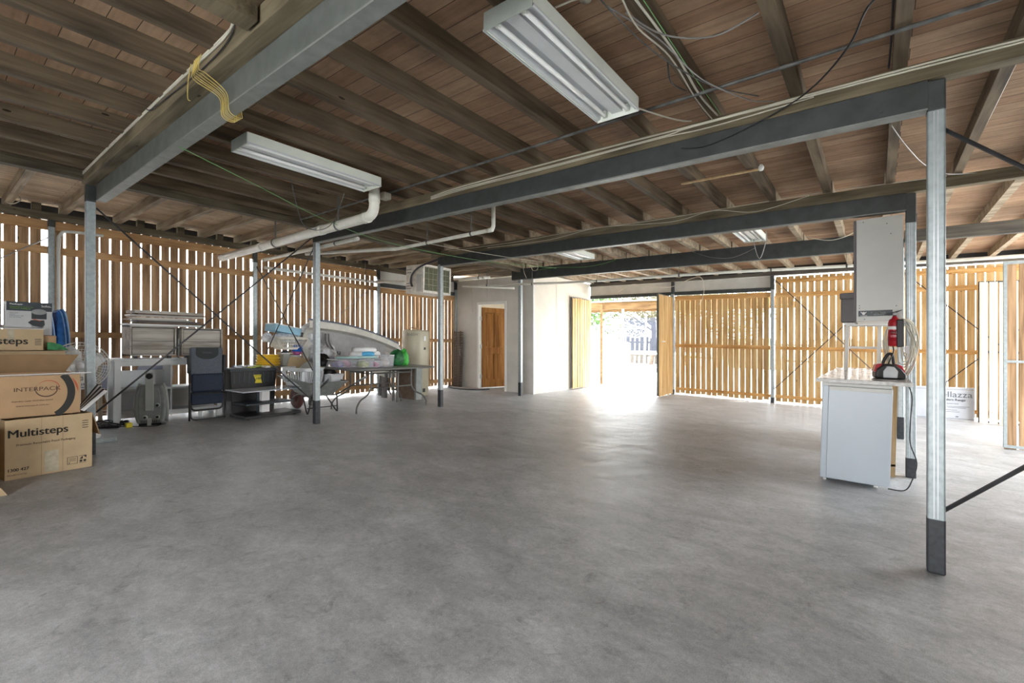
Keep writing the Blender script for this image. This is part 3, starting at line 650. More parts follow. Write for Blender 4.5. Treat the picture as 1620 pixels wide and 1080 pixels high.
# yellow wire hank over the upper left beam
hk = MB()
for i in range(6):
    o = i*0.020+random.uniform(-0.004, 0.004)
    hk.tube(cr_spline([(-3.10+o, ya-0.008, 2.80), (-3.12+o, ya-0.014, 2.72), (-3.06+o*1.4, ya-0.012, 2.66), (-3.02+o, VA+0.028, 2.60), (-2.98+o, VA+0.03, 2.480), (-3.0+o, VA+0.10, 2.478-o*0.05), (-3.05+o, VA+0.122, 2.53), (-3.06+o, VA+0.122, 2.66)]), 0.0024, 6)
tag(hk.build('wire_hank', 'cable_yellow', st=True), 'hank of yellow wire looped over the upper left grey beam', 'wire')
wire('loose end of yellow wire dangling from the hank on the beam', [(-3.14, ya-0.012, 2.79), (-3.16, ya-0.02, 2.70), (-3.17, ya-0.02, 2.60), (-3.13, ya-0.02, 2.57)], 0.003, 'cable_yellow')
wire('white cable from the near light up to the second bearer', [(-1.20, 2.76, 2.70), (-1.12, 3.05, 2.73), (-1.06, 3.25, 2.76), (-1.02, 3.34, 2.78)], 0.005)
wire('thin pale cable swooping under the boards right of the near light', [(-0.910, 1.979, 2.780), (-0.906, 2.148, 2.740), (-0.873, 2.492, 2.760), (-0.898, 3.021, 2.770), (-0.895, 3.412, 2.780)], 0.0045)
wire('grey cable sagging under the boards between two joists at top', [(-0.933, 2.063, 2.780), (-0.803, 2.205, 2.700), (-0.613, 2.357, 2.700), (-0.435, 2.431, 2.780)], 0.004, 'rod_light')
wire('twisted grey cable crossing the conduit right of the near light', [(-0.979, 1.960, 2.770), (-0.858, 2.270, 2.740), (-0.778, 2.735, 2.720), (-0.617, 3.157, 2.730), (-0.509, 3.350, 2.770)], 0.004, 'rod_light')
wire('second twisted grey cable crossing the conduit right of the near light', [(-0.984, 1.906, 2.770), (-0.928, 2.280, 2.740), (-0.830, 2.620, 2.720), (-0.723, 2.920, 2.730), (-0.577, 3.226, 2.770)], 0.0035, 'conduit_metal')
wire('cables bundled along the underside of a joist right of near light', [(-0.86, 2.0, 2.778), (-0.85, 2.5, 2.778), (-0.87, 3.0, 2.778), (-0.85, 3.35, 2.778)], 0.007)
wire('green cable along the joist right of the near light', [(-0.83, 1.8, 2.776), (-0.835, 2.6, 2.776), (-0.83, 3.35, 2.776)], 0.003, 'cable_green')
wire('black cable hanging beside the joist right of the near light', [(-0.909, 2.556, 2.780), (-0.915, 2.631, 2.700), (-0.920, 2.904, 2.770)], 0.004, 'cable_black')
wire('black cable curving from a joist down across the second bearer', [(0.045, 2.63, 2.79), (-0.03, 2.65, 2.76), (-0.11, 2.9, 2.74), (-0.28, 3.2, 2.73), (-0.50, 3.36, 2.70), (-0.9, 3.37, 2.60), (-1.1, 3.37, 2.62)], 0.005, 'cable_black')
wire('black cable running down the side of a joist near the nearest post', [(0.062, 2.2, 2.84), (0.062, 2.7, 2.82), (0.06, 3.1, 2.80), (0.055, 3.36, 2.79)], 0.005, 'cable_black')
wire('white cable along the joist beyond the nearest post', [(0.61, 3.5, 2.82), (0.605, 4.3, 2.80), (0.605, 5.0, 2.82), (0.56, 5.6, 2.79)], 0.006)
wire('pair of thin grey cables behind the nearest post', [(0.075, 4.166, 2.780), (0.178, 4.483, 2.700), (0.318, 5.034, 2.700), (0.495, 5.554, 2.750), (0.760, 5.784, 2.780)], 0.004, 'rod_light')
yc = VC-0.050
wire('grey cable looping along the third timber bearer, upper', [(-5.9, yc, 2.76), (-4.5, yc, 2.75), (-3.3, yc, 2.78), (-2.2, yc, 2.77), (-1.2, yc, 2.79), (-0.4, yc, 2.80), (0.5, yc, 2.78)], 0.004)
wire('grey cable drooping along the third timber bearer, lower', [(-5.0, yc, 2.72), (-3.8, yc, 2.71), (-3.0, yc, 2.78), (-2.0, yc, 2.72), (-1.5, yc, 2.78), (-1.05, yc, 2.70), (-0.55, yc, 2.79)], 0.004)
wire('wire drooping below the front left light in a wide loop', [(-4.304, 2.148, 2.680), (-4.452, 2.259, 2.550), (-4.771, 2.510, 2.400), (-4.792, 2.698, 2.380), (-4.445, 2.664, 2.420), (-4.187, 2.626, 2.660)], 0.004, 'conduit_metal')
wire('green string line from the upper left beam to the far posts', [(-3.761, 1.099, 2.500), (-4.143, 1.739, 2.500), (-4.602, 2.699, 2.450), (-4.851, 3.712, 2.420), (-4.851, 5.392, 2.450), (-4.421, 6.901, 2.500)], 0.003, 'cable_green')
wire('pale string crossing below the third beam', [(-4.501, 3.631, 2.420), (-4.498, 5.000, 2.470), (-4.277, 6.295, 2.500)], 0.003, 'cable_white')
wire('green and white cord swagged in front of the black far beam', [(-5.712, 8.050, 2.704), (-5.151, 8.040, 2.724), (-4.493, 8.040, 2.683), (-3.953, 8.040, 2.735), (-3.669, 8.060, 2.853)], 0.004, 'cable_green')
wire('cable loop hanging from the black far beam at its left end', [(-5.719, 7.900, 2.990), (-5.671, 7.900, 2.734), (-5.590, 7.900, 2.675), (-5.510, 7.900, 2.734), (-5.590, 7.900, 2.977)], 0.006)
wire('cable tail dangling beside the loop on the black far beam', [(-5.901, 7.900, 2.860), (-5.868, 7.900, 2.670), (-5.802, 7.900, 2.531)], 0.006)
wire('grey wire loop hanging from the far right fluorescent light', [(-1.334, 7.150, 2.830), (-1.334, 7.150, 2.629), (-1.264, 7.150, 2.412), (-1.186, 7.150, 2.655), (-1.186, 7.150, 2.785)], 0.005, 'rod_light')
wire('thin grey wire swagged across the black far beam', [(-2.469, 8.060, 2.788), (-2.144, 8.060, 2.651), (-1.806, 8.060, 2.619), (-1.486, 8.060, 2.737)], 0.003, 'rod_light')
wire('white cable draped over the black far beam near the cupboard', [(-0.814, 8.050, 2.821), (-0.544, 8.050, 2.743), (-0.360, 8.050, 2.766), (-0.238, 8.050, 2.822)], 0.006)
wire('white cable looping down over the far wall post right of the doorway', [(-5.227, 11.100, 2.510), (-4.849, 11.100, 2.683), (-4.517, 11.100, 2.633), (-3.889, 11.100, 2.567), (-3.372, 11.100, 2.744), (-3.160, 11.100, 2.730), (-3.104, 11.100, 2.466), (-3.160, 11.100, 2.222), (-3.230, 11.100, 2.122)], 0.007)
wire('thin white cable along the top of the left wall', [(-8.62, -1.5, 2.66), (-8.62, 1.0, 2.66), (-8.62, 3.4, 2.66), (-8.62, 3.7, 2.60)], 0.006)
wire('short white cable hook on the left wall plate', [(-8.400, 0.661, 2.787), (-8.400, 0.725, 2.787), (-8.400, 0.785, 2.849), (-8.400, 0.768, 2.884)], 0.007)
wire('thin cable hanging down the storeroom wall in the corner', [(-8.0, 8.60, 2.6), (-8.0, 8.60, 2.2), (-8.0, 8.60, 1.9)], 0.003)
# junction boxes, globe holder, loose stick
tag(MB().box((-4.17, 3.02, 2.69), (-4.07, 3.11, 2.76)).build('junction_box', 'cable_white', st=True, bevel=0.01), 'cream junction box beside the drain pipe elbow', 'junction box')
gt = thing('light_globe', 'bare light globe on a timber stick beyond the long dark beam', 'light bulb', -0.75, 4.2, 2.70, 0, plumb=True)
MB().lathe([(0.001, -0.035), (0.015, -0.031), (0.023, -0.015), (0.023, 0.0), (0.014, 0.015), (0.011, 0.022)], (-0.776, 4.447, 2.745), 14).build('bulb', 'tube_glass', gt, st=True)
MB().tube([(-0.781, 4.474, 2.765), (-0.791, 4.532, 2.785)], 0.015).build('holder', 'black_plastic', gt, st=True)
tag(MB().bar((-1.491, 4.571, 2.770), (-0.818, 4.573, 2.770), 0.03, 0.012).build('timber_batten', 'raw_pine', st=True), 'short light timber stick nailed across the joists beyond the long beam', 'timber stick')
cr_ = thing('junction_box', 'small white ceiling rose beside the near fluorescent light', 'junction box', -1.33, 2.55, 2.86, 0, plumb=True)
MB().lathe([(0.03, 0), (0.028, 0.02), (0.012, 0.035)], (-1.10, 1.98, 2.865), 12).build('box', 'cable_white', cr_, st=True)
MB().tube(cr_spline([(-1.10, 1.98, 2.87), (-1.13, 1.93, 2.85), (-1.17, 1.9, 2.83), (-1.2, 1.86, 2.8)]), 0.005, 6).build('lead', 'cable_white', cr_, st=True)

# ================================================================ THE PILE OF THINGS AT LEFT
def cbox(label, x, y, z, sx, sy, sz, rz=0.0, m_='cardboard', open_=None, cat='box', name='cardboard_box', th=0.005):
    """carton: origin at bottom centre; front face looks to +x"""
    t = thing(name, label, cat, x, y, z, rz); a, b = sx/2, sy/2
    B = MB()
    B.box((-a, -b, 0), (a, b, th)); B.box((a-th, -b, 0), (a, b, sz)); B.box((-a, -b, 0), (-a+th, b, sz)); B.box((-a, -b, 0), (a, -b+th, sz)); B.box((-a, b-th, 0), (a, b, sz))
    if not open_: B.box((-a, -b, sz-th), (a, b, sz))
    B.build('body', m_, t, bevel=0.002)
    return t
def flap(t, pts, m_='cardboard', th=0.005):
    o = MB().add(pts, [tuple(range(len(pts)))]).build('flap', m_, t, solid=th); return o
# bottom carton (front face towards the room)
b1 = cbox('kraft carton printed Multisteps on the floor at bottom of the stack', -5.795, 0.665, 0, 0.46, 0.552, 0.49, 0.142, open_=True)
text('print', 'Multisteps', 0.088, 'ink', b1, (0.2312, -0.262, 0.345), FACE_PX, bold=0.0019, sx=1.03)
text('print', 'Premium Recyclable Food Packaging', 0.024, 'ink_brown', b1, (0.2312, -0.21, 0.272), FACE_PX, sx=1.05)
text('print', '1300 427', 0.034, 'ink', b1, (0.2312, -0.262, 0.068), FACE_PX, bold=0.001, sx=1.0)
text('print', 'Manufactured by', 0.017, 'ink_brown', b1, (0.2312, -0.262, 0.035), FACE_PX)
p = MB()
for z in (0.425, 0.405, 0.385, 0.365): p.box((0.2305, 0.205, z-0.003), (0.2312, 0.247, z+0.003))
x0, x1, z0, z1 = 0.105, 0.175, 0.05, 0.115
for a_, b_ in (((x0, z0), (x1, z0+0.003)), ((x0, z1-0.003), (x1, z1)), ((x0, z0), (x0+0.003, z1)), ((x1-0.003, z0), (x1, z1))): p.box((0.2305, a_[0], a_[1]), (0.2312, b_[0], b_[1]))
for z in (0.098, 0.088, 0.078): p.box((0.2305, x0+0.012, z), (0.2312, x1-0.012, z+0.0025))
p.box((0.2305, x0+0.01, 0.058), (0.2312, x0+0.018, 0.066)); 
p.box((0.2305, 0.185, 0.05), (0.2311, 0.235, 0.053)); p.box((0.2305, 0.185, 0.112), (0.2311, 0.235, 0.115))
p.prism([(0.187, 0.085), (0.210, 0.112), (0.210, 0.085)], 0.2305, 0.2312, 'x'); p.prism([(0.214, 0.112), (0.235, 0.112), (0.235, 0.09)], 0.2305, 0.2312, 'x')
p.lathe([(0.010, 0.2305), (0.010, 0.2312)], (0, 0.198, 0.068), 14, 'x'); p.lathe([(0.010, 0.2305), (0.010, 0.2312)], (0, 0.224, 0.068), 14, 'x')
p.build('print', 'ink', b1)
MB().box((0.2305, -0.04, 0.02), (0.2309, 0.05, 0.20)).build('tape', 'tape', b1)
cr2 = MB(); cr2.box((0.2303, -0.06, 0), (0.2307, -0.058, 0.485)); cr2.box((0.2303, 0.075, 0), (0.2307, 0.077, 0.485)); cr2.build('crease', 'cardboard_dark', b1)
flap(b1, [(-0.22, 0.276, 0.485), (0.225, 0.276, 0.485), (0.20, 0.34, 0.28), (-0.20, 0.35, 0.27)], 'cardboard_dark')
flap(b1, [(-0.23, -0.27, 0.49), (-0.23, 0.27, 0.49), (-0.42, 0.27, 0.52), (-0.42, -0.27, 0.52)], 'cardboard')
# carton cut by the frame at bottom left
b0 = cbox('pale carton on the floor cut by left edge of view', -5.35, 0.04, 0, 0.5, 0.56, 0.46, 0.1, m_='cardboard')
flap(b0, [(0.252, 0.05, 0.12), (0.252, 0.27, 0.12), (0.34, 0.33, 0.004), (0.34, 0.1, 0.004)], 'cardboard')
sw_ = MB()
for r0, m_ in ((0.05, 'ink_green'),): sw_.lathe([(r0, 0.2502), (r0, 0.2512)], (0, 0.21, 0.30), 20, 'x')
sw_.build('print', 'paper_aqua', b0)
# INTERPACK carton
b2_ = cbox('large brown open carton printed INTERPACK on the Multisteps carton', -5.82, 0.40, 0.497, 0.46, 0.96, 0.345, 0.06, m_='cardboard_kraft', open_=True)
text('print', 'INTERPACK', 0.046, 'ink_brown', b2_, (0.2312, 0.065, 0.215), FACE_PX, sx=1.18)
text('print', 'Australian made. Australian owned', 0.0175, 'ink_brown', b2_, (0.2312, 0.055, 0.128), FACE_PX, sx=1.0)
text('print', 'www.interpack.com.au', 0.0195, 'ink_brown', b2_, (0.2312, 0.08, 0.088), FACE_PX, sx=1.1)
def arc_band(cy, cz, ry, rz_, w0, t0, t1, x, n=28, taper=True):
    m = MB(); vs = []
    for i in range(n+1):
        t = t0+(t1-t0)*i/n; w = w0*(math.sin(PI*i/n) if taper else 1)*0.5+0.0006
        for s in (1, -1): vs += [(x-0.0006, cy+(ry+s*w)*math.cos(t), cz+(rz_+s*w)*math.sin(t)), (x, cy+(ry+s*w)*math.cos(t), cz+(rz_+s*w)*math.sin(t))]
    fs = []
    for i in range(n):
        a = 4*i; b = a+4; fs += [(a+1, a+3, b+3, b+1), (a, b, b+2, a+2), (a, a+1, b+1, b), (a+2, b+2, b+3, a+3)]
    return m.add(vs, fs)
arc_band(0.262, 0.228, 0.068, 0.066, 0.008, math.radians(150), math.radians(390), 0.2312).build('logo_ring', 'ink_brown', b2_)
arc_band(0.272, 0.236, 0.070, 0.062, 0.006, math.radians(-30), math.radians(150), 0.2312).build('logo_ring', 'ink_red', b2_)
arc_band(0.235, 0.19, 0.185, 0.215, 0.05, math.radians(-62), math.radians(46), 0.2312, taper=False).build('logo_swoosh', 'ink', b2_)
arc_band(0.22, 0.17, 0.245, 0.26, 0.014, math.radians(5), math.radians(34), 0.2312).build('logo_swoosh', 'ink_red', b2_)
flap(b2_, [(0.23, -0.47, 0.345), (0.23, 0.475, 0.345), (0.33, 0.53, 0.362), (0.33, -0.47, 0.362)], 'card_white')
flap(b2_, [(-0.228, -0.47, 0.345), (-0.228, 0.475, 0.345), (-0.20, 0.56, 0.50), (-0.20, -0.47, 0.52)], 'cardboard_dark')
MB().box((-0.2, -0.44, 0.27), (0.2, 0.44, 0.30)).build('contents', 'card_white', b2_)
cbox('plain carton on the floor under the left half of the INTERPACK carton', -5.85, 0.095, 0, 0.42, 0.54, 0.490, 0.0, m_='cardboard')
# tall carton behind carries the upper boxes
cbox('plain tall carton behind the INTERPACK carton carrying smaller boxes', -6.62, 0.40, 0, 0.62, 0.98, 1.028, 0.0, m_='cardboard')
b3 = cbox('taped kraft carton with letters steps and three bars near top of the stack', -6.47, 0.44, 1.032, 0.28, 0.60, 0.20, 0.03)
b3.location.x += 0.0
text('print', 'Multisteps', 0.090, 'ink', b3, (0.1412, -0.205, 0.060), FACE_PX, bold=0.0019, sx=1.08)
p = MB()
for z in (0.105, 0.088, 0.071, 0.054): p.box((0.1405, 0.240, z-0.003), (0.1412, 0.285, z+0.003))
p.build('print', 'ink', b3)
for y in (-0.03, 0.06): MB().box((0.1405, y, 0.08), (0.141, y+0.045, 0.199)).build('tape', 'tape', b3)
flap(b3, [(0.13, -0.29, 0.205), (0.13, 0.31, 0.205), (-0.05, 0.20, 0.235), (-0.05, -0.29, 0.24)], 'card_white')
cbox('small flat brown carton wedged under the cookware box', -6.62, 0.56, 1.033, 0.46, 0.56, 0.142, 0.0, m_='cardboard_kraft').location.z += 0.0
# cookware box
sb_ = thing('cookware_box', 'grey and black cookware box with saucepan picture on top of the stack', 'box', -6.50, 0.655, 1.178, 0.03)
MB().box((-0.08, -0.155, 0), (0.08, 0.155, 0.315)).build('body', 'soho_grey', sb_, bevel=0.002)
MB().box((-0.0805, -0.153, 0.23), (0.0808, 0.1555, 0.3155)).build('top_band', 'soho_dark', sb_)
MB().box((-0.081, -0.1562, 0.001), (0.0795, -0.1545, 0.316)).build('end_panel', 'card_white', sb_)
text('print', 'Soho.', 0.032, 'card_white', sb_, (0.0812, 0.078, 0.272), FACE_PX, bold=0.0008)
text('print', 'FlexiLayer', 0.021, 'card_white', sb_, (0.0812, -0.132, 0.285), FACE_PX)
text('print', 'Multi-purpose 8 piece set\nCookware cooking set', 0.015, 'ink_green', sb_, (0.0812, -0.132, 0.262), FACE_PX, bold=0.0003)
text('print', 'Non-stick\nIndoor\nDishwasher safe\nFor all stoves', 0.014, 'ink_grey', sb_, (0.0812, -0.132, 0.205), FACE_PX)
pn = MB(); 
def ell(cy, cz, ry, rz_, x0, x1, n=24): return MB().prism([(cy+ry*math.cos(2*PI*k/n), cz+rz_*math.sin(2*PI*k/n)) for k in range(n)], x0, x1, 'x')
ell(0.055, 0.085, 0.045, 0.030, 0.0805, 0.0810).build('picture', 'pan_top', sb_)
MB().prism([(0.012, 0.145), (0.10, 0.145), (0.105, 0.10), (0.085, 0.075), (0.02, 0.09), (-0.012, 0.12)], 0.0808, 0.0813, 'x').build('picture', 'pan_dark', sb_)
MB().box((0.0806, 0.012, 0.155), (0.0814, 0.117, 0.225)).build('picture', 'pan_dark', sb_)
ell(0.0645, 0.225, 0.053, 0.027, 0.0810, 0.0818).build('picture', 'pan_top', sb_)
MB().prism([(0.02, 0.150), (0.075, 0.135), (0.08, 0.14), (0.025, 0.157)], 0.0812, 0.0818, 'x').build('picture', 'ink_red', sb_)
pb = thing('cookware_box', 'pale box with dark top left of the cookware box, cut by edge of view', 'box', -6.55, 0.33, 1.235, 0.0)
MB().box((-0.08, -0.14, 0), (0.08, 0.14, 0.20)).build('body', 'soho_grey', pb, bevel=0.002); MB().box((-0.081, -0.141, 0.185), (0.081, 0.141, 0.202)).build('top_band', 'soho_dark', pb)
gb = MB().prism([(0.77, 1.035), (0.92, 1.035), (0.86, 1.09), (0.80, 1.11), (0.77, 1.11)], -6.37, -6.33, 'x').build('green_cloth', 'green_bag', st=True); tag(gb, 'dark green folded cloth beside the small brown carton', 'cloth')
# blue folded beach chairs
for k, (yy, lb) in enumerate(((0.955, 'blue folded beach chair next to the cookware box, left of two'), (1.06, 'blue folded beach chair beside its twin, right of two'))):
    t = thing('folded_beach_chair', lb, 'beach chair', -7.66, yy-0.02, 0, 0, 'blue folded beach chairs')
    def prof(r0, r1, lean):
        pts = []
        for i in range(13):
            a = PI/2*i/12; pts.append((lean+r1*math.sin(a)-0.03, 1.30+0.17*math.cos(a)) if True else 0)
        return pts
    out = [(-0.05, 0.0), (-0.05, 1.44), (-0.03, 1.475), (0.0, 1.48), (0.022, 1.44), (0.04, 1.34), (0.055, 1.2), (0.062, 1.0), (0.062, 0.0)] if k else [(-0.07, 0.0), (-0.07, 1.40), (-0.05, 1.46), (-0.02, 1.475), (0.0, 1.44), (0.02, 1.34), (0.035, 1.2), (0.042, 1.0), (0.042, 0.0)]
    MB().prism(out, -0.20, 0.12, 'x').build('fabric', 'blue_fabric', t, bevel=0.012)
    edge = [(q_[0]-0.004, q_[1]) for q_ in out[3:]]
    for xo in (-0.19, 0.125): MB().tube(cr_spline([(xo, a, b) for a, b in edge], 4), 0.010, 8).build('frame_tube', 'blue_light', t)
    MB().tube(cr_spline([(0.122, a-0.030, b-0.01) for a, b in edge], 4), 0.006, 8).build('edge_webbing', 'blue_light', t)
# pedestal fan
t = thing('pedestal_fan', 'white pedestal fan with round wire guard behind the post', 'fan', -7.18, 1.13, 0, 0)
MB().lathe([(0.19, 0), (0.19, 0.02), (0.05, 0.045), (0.02, 0.06)], n=28).build('base', 'white_paint', t)
MB().tube([(0, 0, 0.05), (0, 0, 0.72)], 0.014, 10).build('pole', 'white_paint', t)
MB().box((-0.03, -0.045, 0.63), (0.05, 0.045, 0.74)).build('control_box', 'white_paint', t, bevel=0.01)
MB().lathe([(0.028, 0.051), (0.024, 0.058)], (0, 0, 0.685), 18, 'x').build('dial', 'grey_plastic', t)
MB().lathe([(0.001, -0.13), (0.06, -0.12), (0.065, -0.03), (0.03, 0.0)], (0, 0, 0.83), 18, 'x').build('motor', 'white_paint', t)
g = MB(); R_ = 0.265
for rr, xo in ((R_, 0.03), (0.235, 0.075), (0.19, 0.09), (0.14, 0.098), (0.09, 0.102), (0.235, -0.03), (0.16, -0.05)):
    g.tube([(xo, rr*math.cos(2*PI*k/36), 0.83+rr*math.sin(2*PI*k/36)) for k in range(36)], 0.0035 if rr < R_ else 0.007, 6, closed=True)
for k in range(40):
    a = 2*PI*k/40; c_, s_ = math.cos(a), math.sin(a)
    g.tube([(0.102, 0.05*c_, 0.83+0.05*s_), (0.095, 0.17*c_, 0.83+0.17*s_), (0.07, 0.24*c_, 0.83+0.24*s_), (0.03, R_*c_, 0.83+R_*s_), (-0.03, 0.235*c_, 0.83+0.235*s_), (-0.055, 0.08*c_, 0.83+0.08*s_)], 0.0018, 4)
g.build('guard', 'white_paint', t)
bl = MB()
for k in range(4):
    a = 2*PI*k/4+0.4; c_, s_ = math.cos(a), math.sin(a)
    def q(r, o, x): return (x, r*c_-o*s_, 0.83+r*s_+o*c_)
    bl.add([q(0.03, -0.03, 0.05), q(0.03, 0.03, 0.02), q(0.15, 0.085, 0.0), q(0.22, 0.07, 0.0), q(0.23, -0.03, 0.045), q(0.14, -0.07, 0.06)], [(0,1,2,3,4,5)], True)
bl.build('blades', 'poly_white', t, solid=0.002)
MB().lathe([(0.04, 0.0), (0.04, 0.06), (0.01, 0.08)], (0, 0, 0.83), 16, 'x').build('hub', 'poly_white', t)
o = MB().bar((-8.02, 1.47, 0.0), (-8.02, 1.455, 0.86), 0.045, 0.03, (1, 0, 0)).build('timber_stick', 'slat_pale', st=True); tag(o, 'pale upright timber stick standing right of the post and fan', 'timber')
# bundle of blind slats lying over the carton
for k in range(6):
    o = k*0.036
    s = MB(); s.bar((-5.74+o*0.75, 0.905, 0.515), (-6.06+o*0.75, 1.10+o*0.15, 0.700-o*0.28), 0.030, 0.005, (0.6, 0.2, 0.8))
    e = s.build('blind_slat', 'rubber' if k % 2 == 0 else 'poly_white', st=True); 
    tag(e, 'dark slat in the fanned bundle of blind slats over the Multisteps carton' if k % 2 == 0 else 'white slat in the fanned bundle of blind slats over the Multisteps carton', 'slat', 'dark blind slats' if k % 2 == 0 else 'white blind slats')
# moulded chairs behind the desk
def shell_chair(label, x, y, rz):
    t = thing('moulded_chair', label, 'chair', x, y, 0, rz, 'moulded chairs behind the desk'); t.scale = (0.84, 0.84, 0.98)
    m = MB(); vs = []; nU, nV = 16, 12
    for j in range(nV+1):
        v = j/nV
        for i in range(nU+1):
            u = -1+2*i/nU
            # v 0..0.5 seat, 0.5..1 back
            if v < 0.5: px = 0.22-v*2*0.36; pz = 0.44-0.02*math.sin(v*2*PI/2); w = 0.22+0.02*v
            else: q = (v-0.5)*2; px = -0.14-0.10*q; pz = 0.43+0.36*q; w = 0.25-0.05*q*q
            cup = (abs(u)**2.5)*(0.14 if v < 0.6 else 0.14*(1-v)/0.4)
            side = (abs(u)**2)*(0.10*(1 if v > 0.45 else v/0.45))
            vs.append((px+side, u*w*1.08, pz+cup))
    fs = [(j*(nU+1)+i, j*(nU+1)+i+1, (j+1)*(nU+1)+i+1, (j+1)*(nU+1)+i) for j in range(nV) for i in range(nU)]
    m.add(vs, fs, True).build('shell', 'shell_lilac', t, solid=0.008)
    for sx_, sy_ in ((1,1),(1,-1),(-1,1),(-1,-1)):
        MB().tube([(0.05*sx_, 0.10*sy_, 0.41), (0.20*sx_, 0.22*sy_, 0.0)], 0.008, 8).build('leg', 'white_paint', t)
    MB().tube([(0.17, 0.19, 0.12), (0.17, -0.19, 0.12)], 0.005).tube([(-0.17, 0.19, 0.12), (-0.17, -0.19, 0.12)], 0.005).build('stretcher', 'white_paint', t)
shell_chair('lilac grey moulded chair with wire legs left of the white desk', -8.42, 1.50, 2.9)
shell_chair('lilac grey moulded chair seen through the open back of the white desk', -8.42, 2.14, 3.1)
# white desk
t = thing('desk', 'white timber desk with open shelves carrying the whitewashed cabinets', 'desk', -7.99, 2.20, 0, 0)
def P_(a, b, nm, m_='white_laminate', bv=0.003): return MB().box(a, b).build(nm, m_, t, bevel=bv)
P_((-0.21, -0.66, 0.845), (0.21, 0.655, 0.872), 'top')
for sy_ in (-1, 1):
    for sx_ in (-1, 1): P_((sx_*0.165-0.03, sy_*0.60-0.035, 0), (sx_*0.165+0.03, sy_*0.60+0.035, 0.845), 'leg')
P_((0.155, -0.565, 0.775), (0.185, 0.565, 0.842), 'apron'); P_((-0.185, -0.565, 0.775), (-0.155, 0.565, 0.842), 'apron')
P_((-0.18, -0.565, 0.44), (0.18, 0.565, 0.47), 'shelf'); P_((-0.18, -0.565, 0.12), (0.18, 0.565, 0.15), 'shelf')
P_((-0.12, -0.565, 0.47), (-0.105, 0.0, 0.70), 'back_panel'); P_((-0.12, -0.565, 0.15), (-0.105, 0.565, 0.44), 'back_panel', 'white_sheet')
P_((-0.17, -0.02, 0.15), (0.175, 0.0, 0.775), 'divider'); P_((0.16, -0.565, 0.085), (0.185, 0.565, 0.14), 'bottom_rail')
P_((0.0, -0.05, 0), (0.04, -0.01, 0.12), 'foot'); P_((0.16, 0.33, 0), (0.19, 0.37, 0.1), 'foot')
# cabinets on the desk
def wcab(label, y0, y1, z0, z1, x0, x1):
    t = thing('cabinet', label, 'cabinet', (x0+x1)/2, (y0+y1)/2, z0, 0, 'whitewashed timber cabinets'); w = (y1-y0)/2; d = (x1-x0)/2; h = z1-z0
    c = MB(); c.box((-d, -w, 0.035), (d, -w+0.018, h)); c.box((-d, w-0.018, 0.035), (d, w, h)); c.box((-d, -w, h-0.018), (d, w, h)); c.box((-d, -w, 0.035), (d, w, 0.055)); c.box((-d, -w, 0.035), (-d+0.01, w, h)); MB().box((d-0.055, -w+0.018, 0.055), (d-0.052, w-0.018, h-0.018)).build('backing', 'dark_plastic', t); c.build('carcass', 'whitewash', t, bevel=0.002)
    for k in range(2):
        zz = 0.062+k*(h-0.085)/2; MB().box((d-0.05, -w+0.028, zz), (d-0.018, w-0.028, zz+(h-0.085)/2-0.007)).build('plank_panel', 'whitewash', t, bevel=0.002)
    for sy_ in (-1, 1): MB().box((d-0.07, sy_*(w-0.07)-0.02, 0), (d-0.03, sy_*(w-0.07)+0.02, 0.035)).build('foot', 'dark_plastic', t)
wcab('whitewashed timber cabinet on desk, left one with both front boards in view', 1.725, 2.245, 0.874, 1.315, -8.19, -7.79)
wcab('whitewashed timber cabinet on desk, right one half behind the folded camping chair', 2.305, 2.83, 0.874, 1.305, -8.16, -7.78)
tag(MB().box((-7.786, 2.258, 0.873), (-7.765, 2.275, 1.15)).box((-7.79, 2.258, 0.873), (-7.765, 2.30, 0.88)).build('metal_bracket', 'steel_flange', st=True), 'upright steel bracket between the two whitewashed cabinets', 'bracket')
# stack of boards on top
sb = [('white_laminate', 1.70, 2.62, 0.020, 0.05), ('board_brown', 1.83, 2.60, 0.016, -0.03), ('tub_grey', 1.80, 2.55, 0.018, 0.02), ('whitewash', 1.73, 2.45, 0.016, 0.06), ('card_white', 1.78, 2.40, 0.008, -0.08), ('toy_tan', 1.76, 2.50, 0.014, 0.03), ('panel_white', 1.74, 2.60, 0.014, -0.02), ('board_brown', 1.80, 2.62, 0.012, 0.04), ('whitewash', 1.76, 2.58, 0.030, 0.07)]
nm_ = ['bottom white board', 'dark brown board just above the bottom', 'dark grey board low', 'whitewashed board low', 'thin white sheet', 'tan board in the middle', 'off white board', 'brown board just under the top', 'thick pale board on top']
z = 1.318; sb = [(a_, b_, c_, d_*1.3, e_) for a_, b_, c_, d_, e_ in sb]
for k, (m_, y0, y1, th, rz) in enumerate(sb):
    t = thing('board', nm_[k]+' of the stack of boards on the cabinets', 'board', -7.98, (y0+y1)/2, z, rz, 'boards stacked on the cabinets')
    MB().box((-0.15, -(y1-y0)/2, 0), (0.17, (y1-y0)/2, th)).build('board', m_, t, bevel=0.001); z += th+0.002
for o in [q for q in bpy.data.objects if q.name.startswith('board') and q.type == 'MESH']: o.name = 'panel'
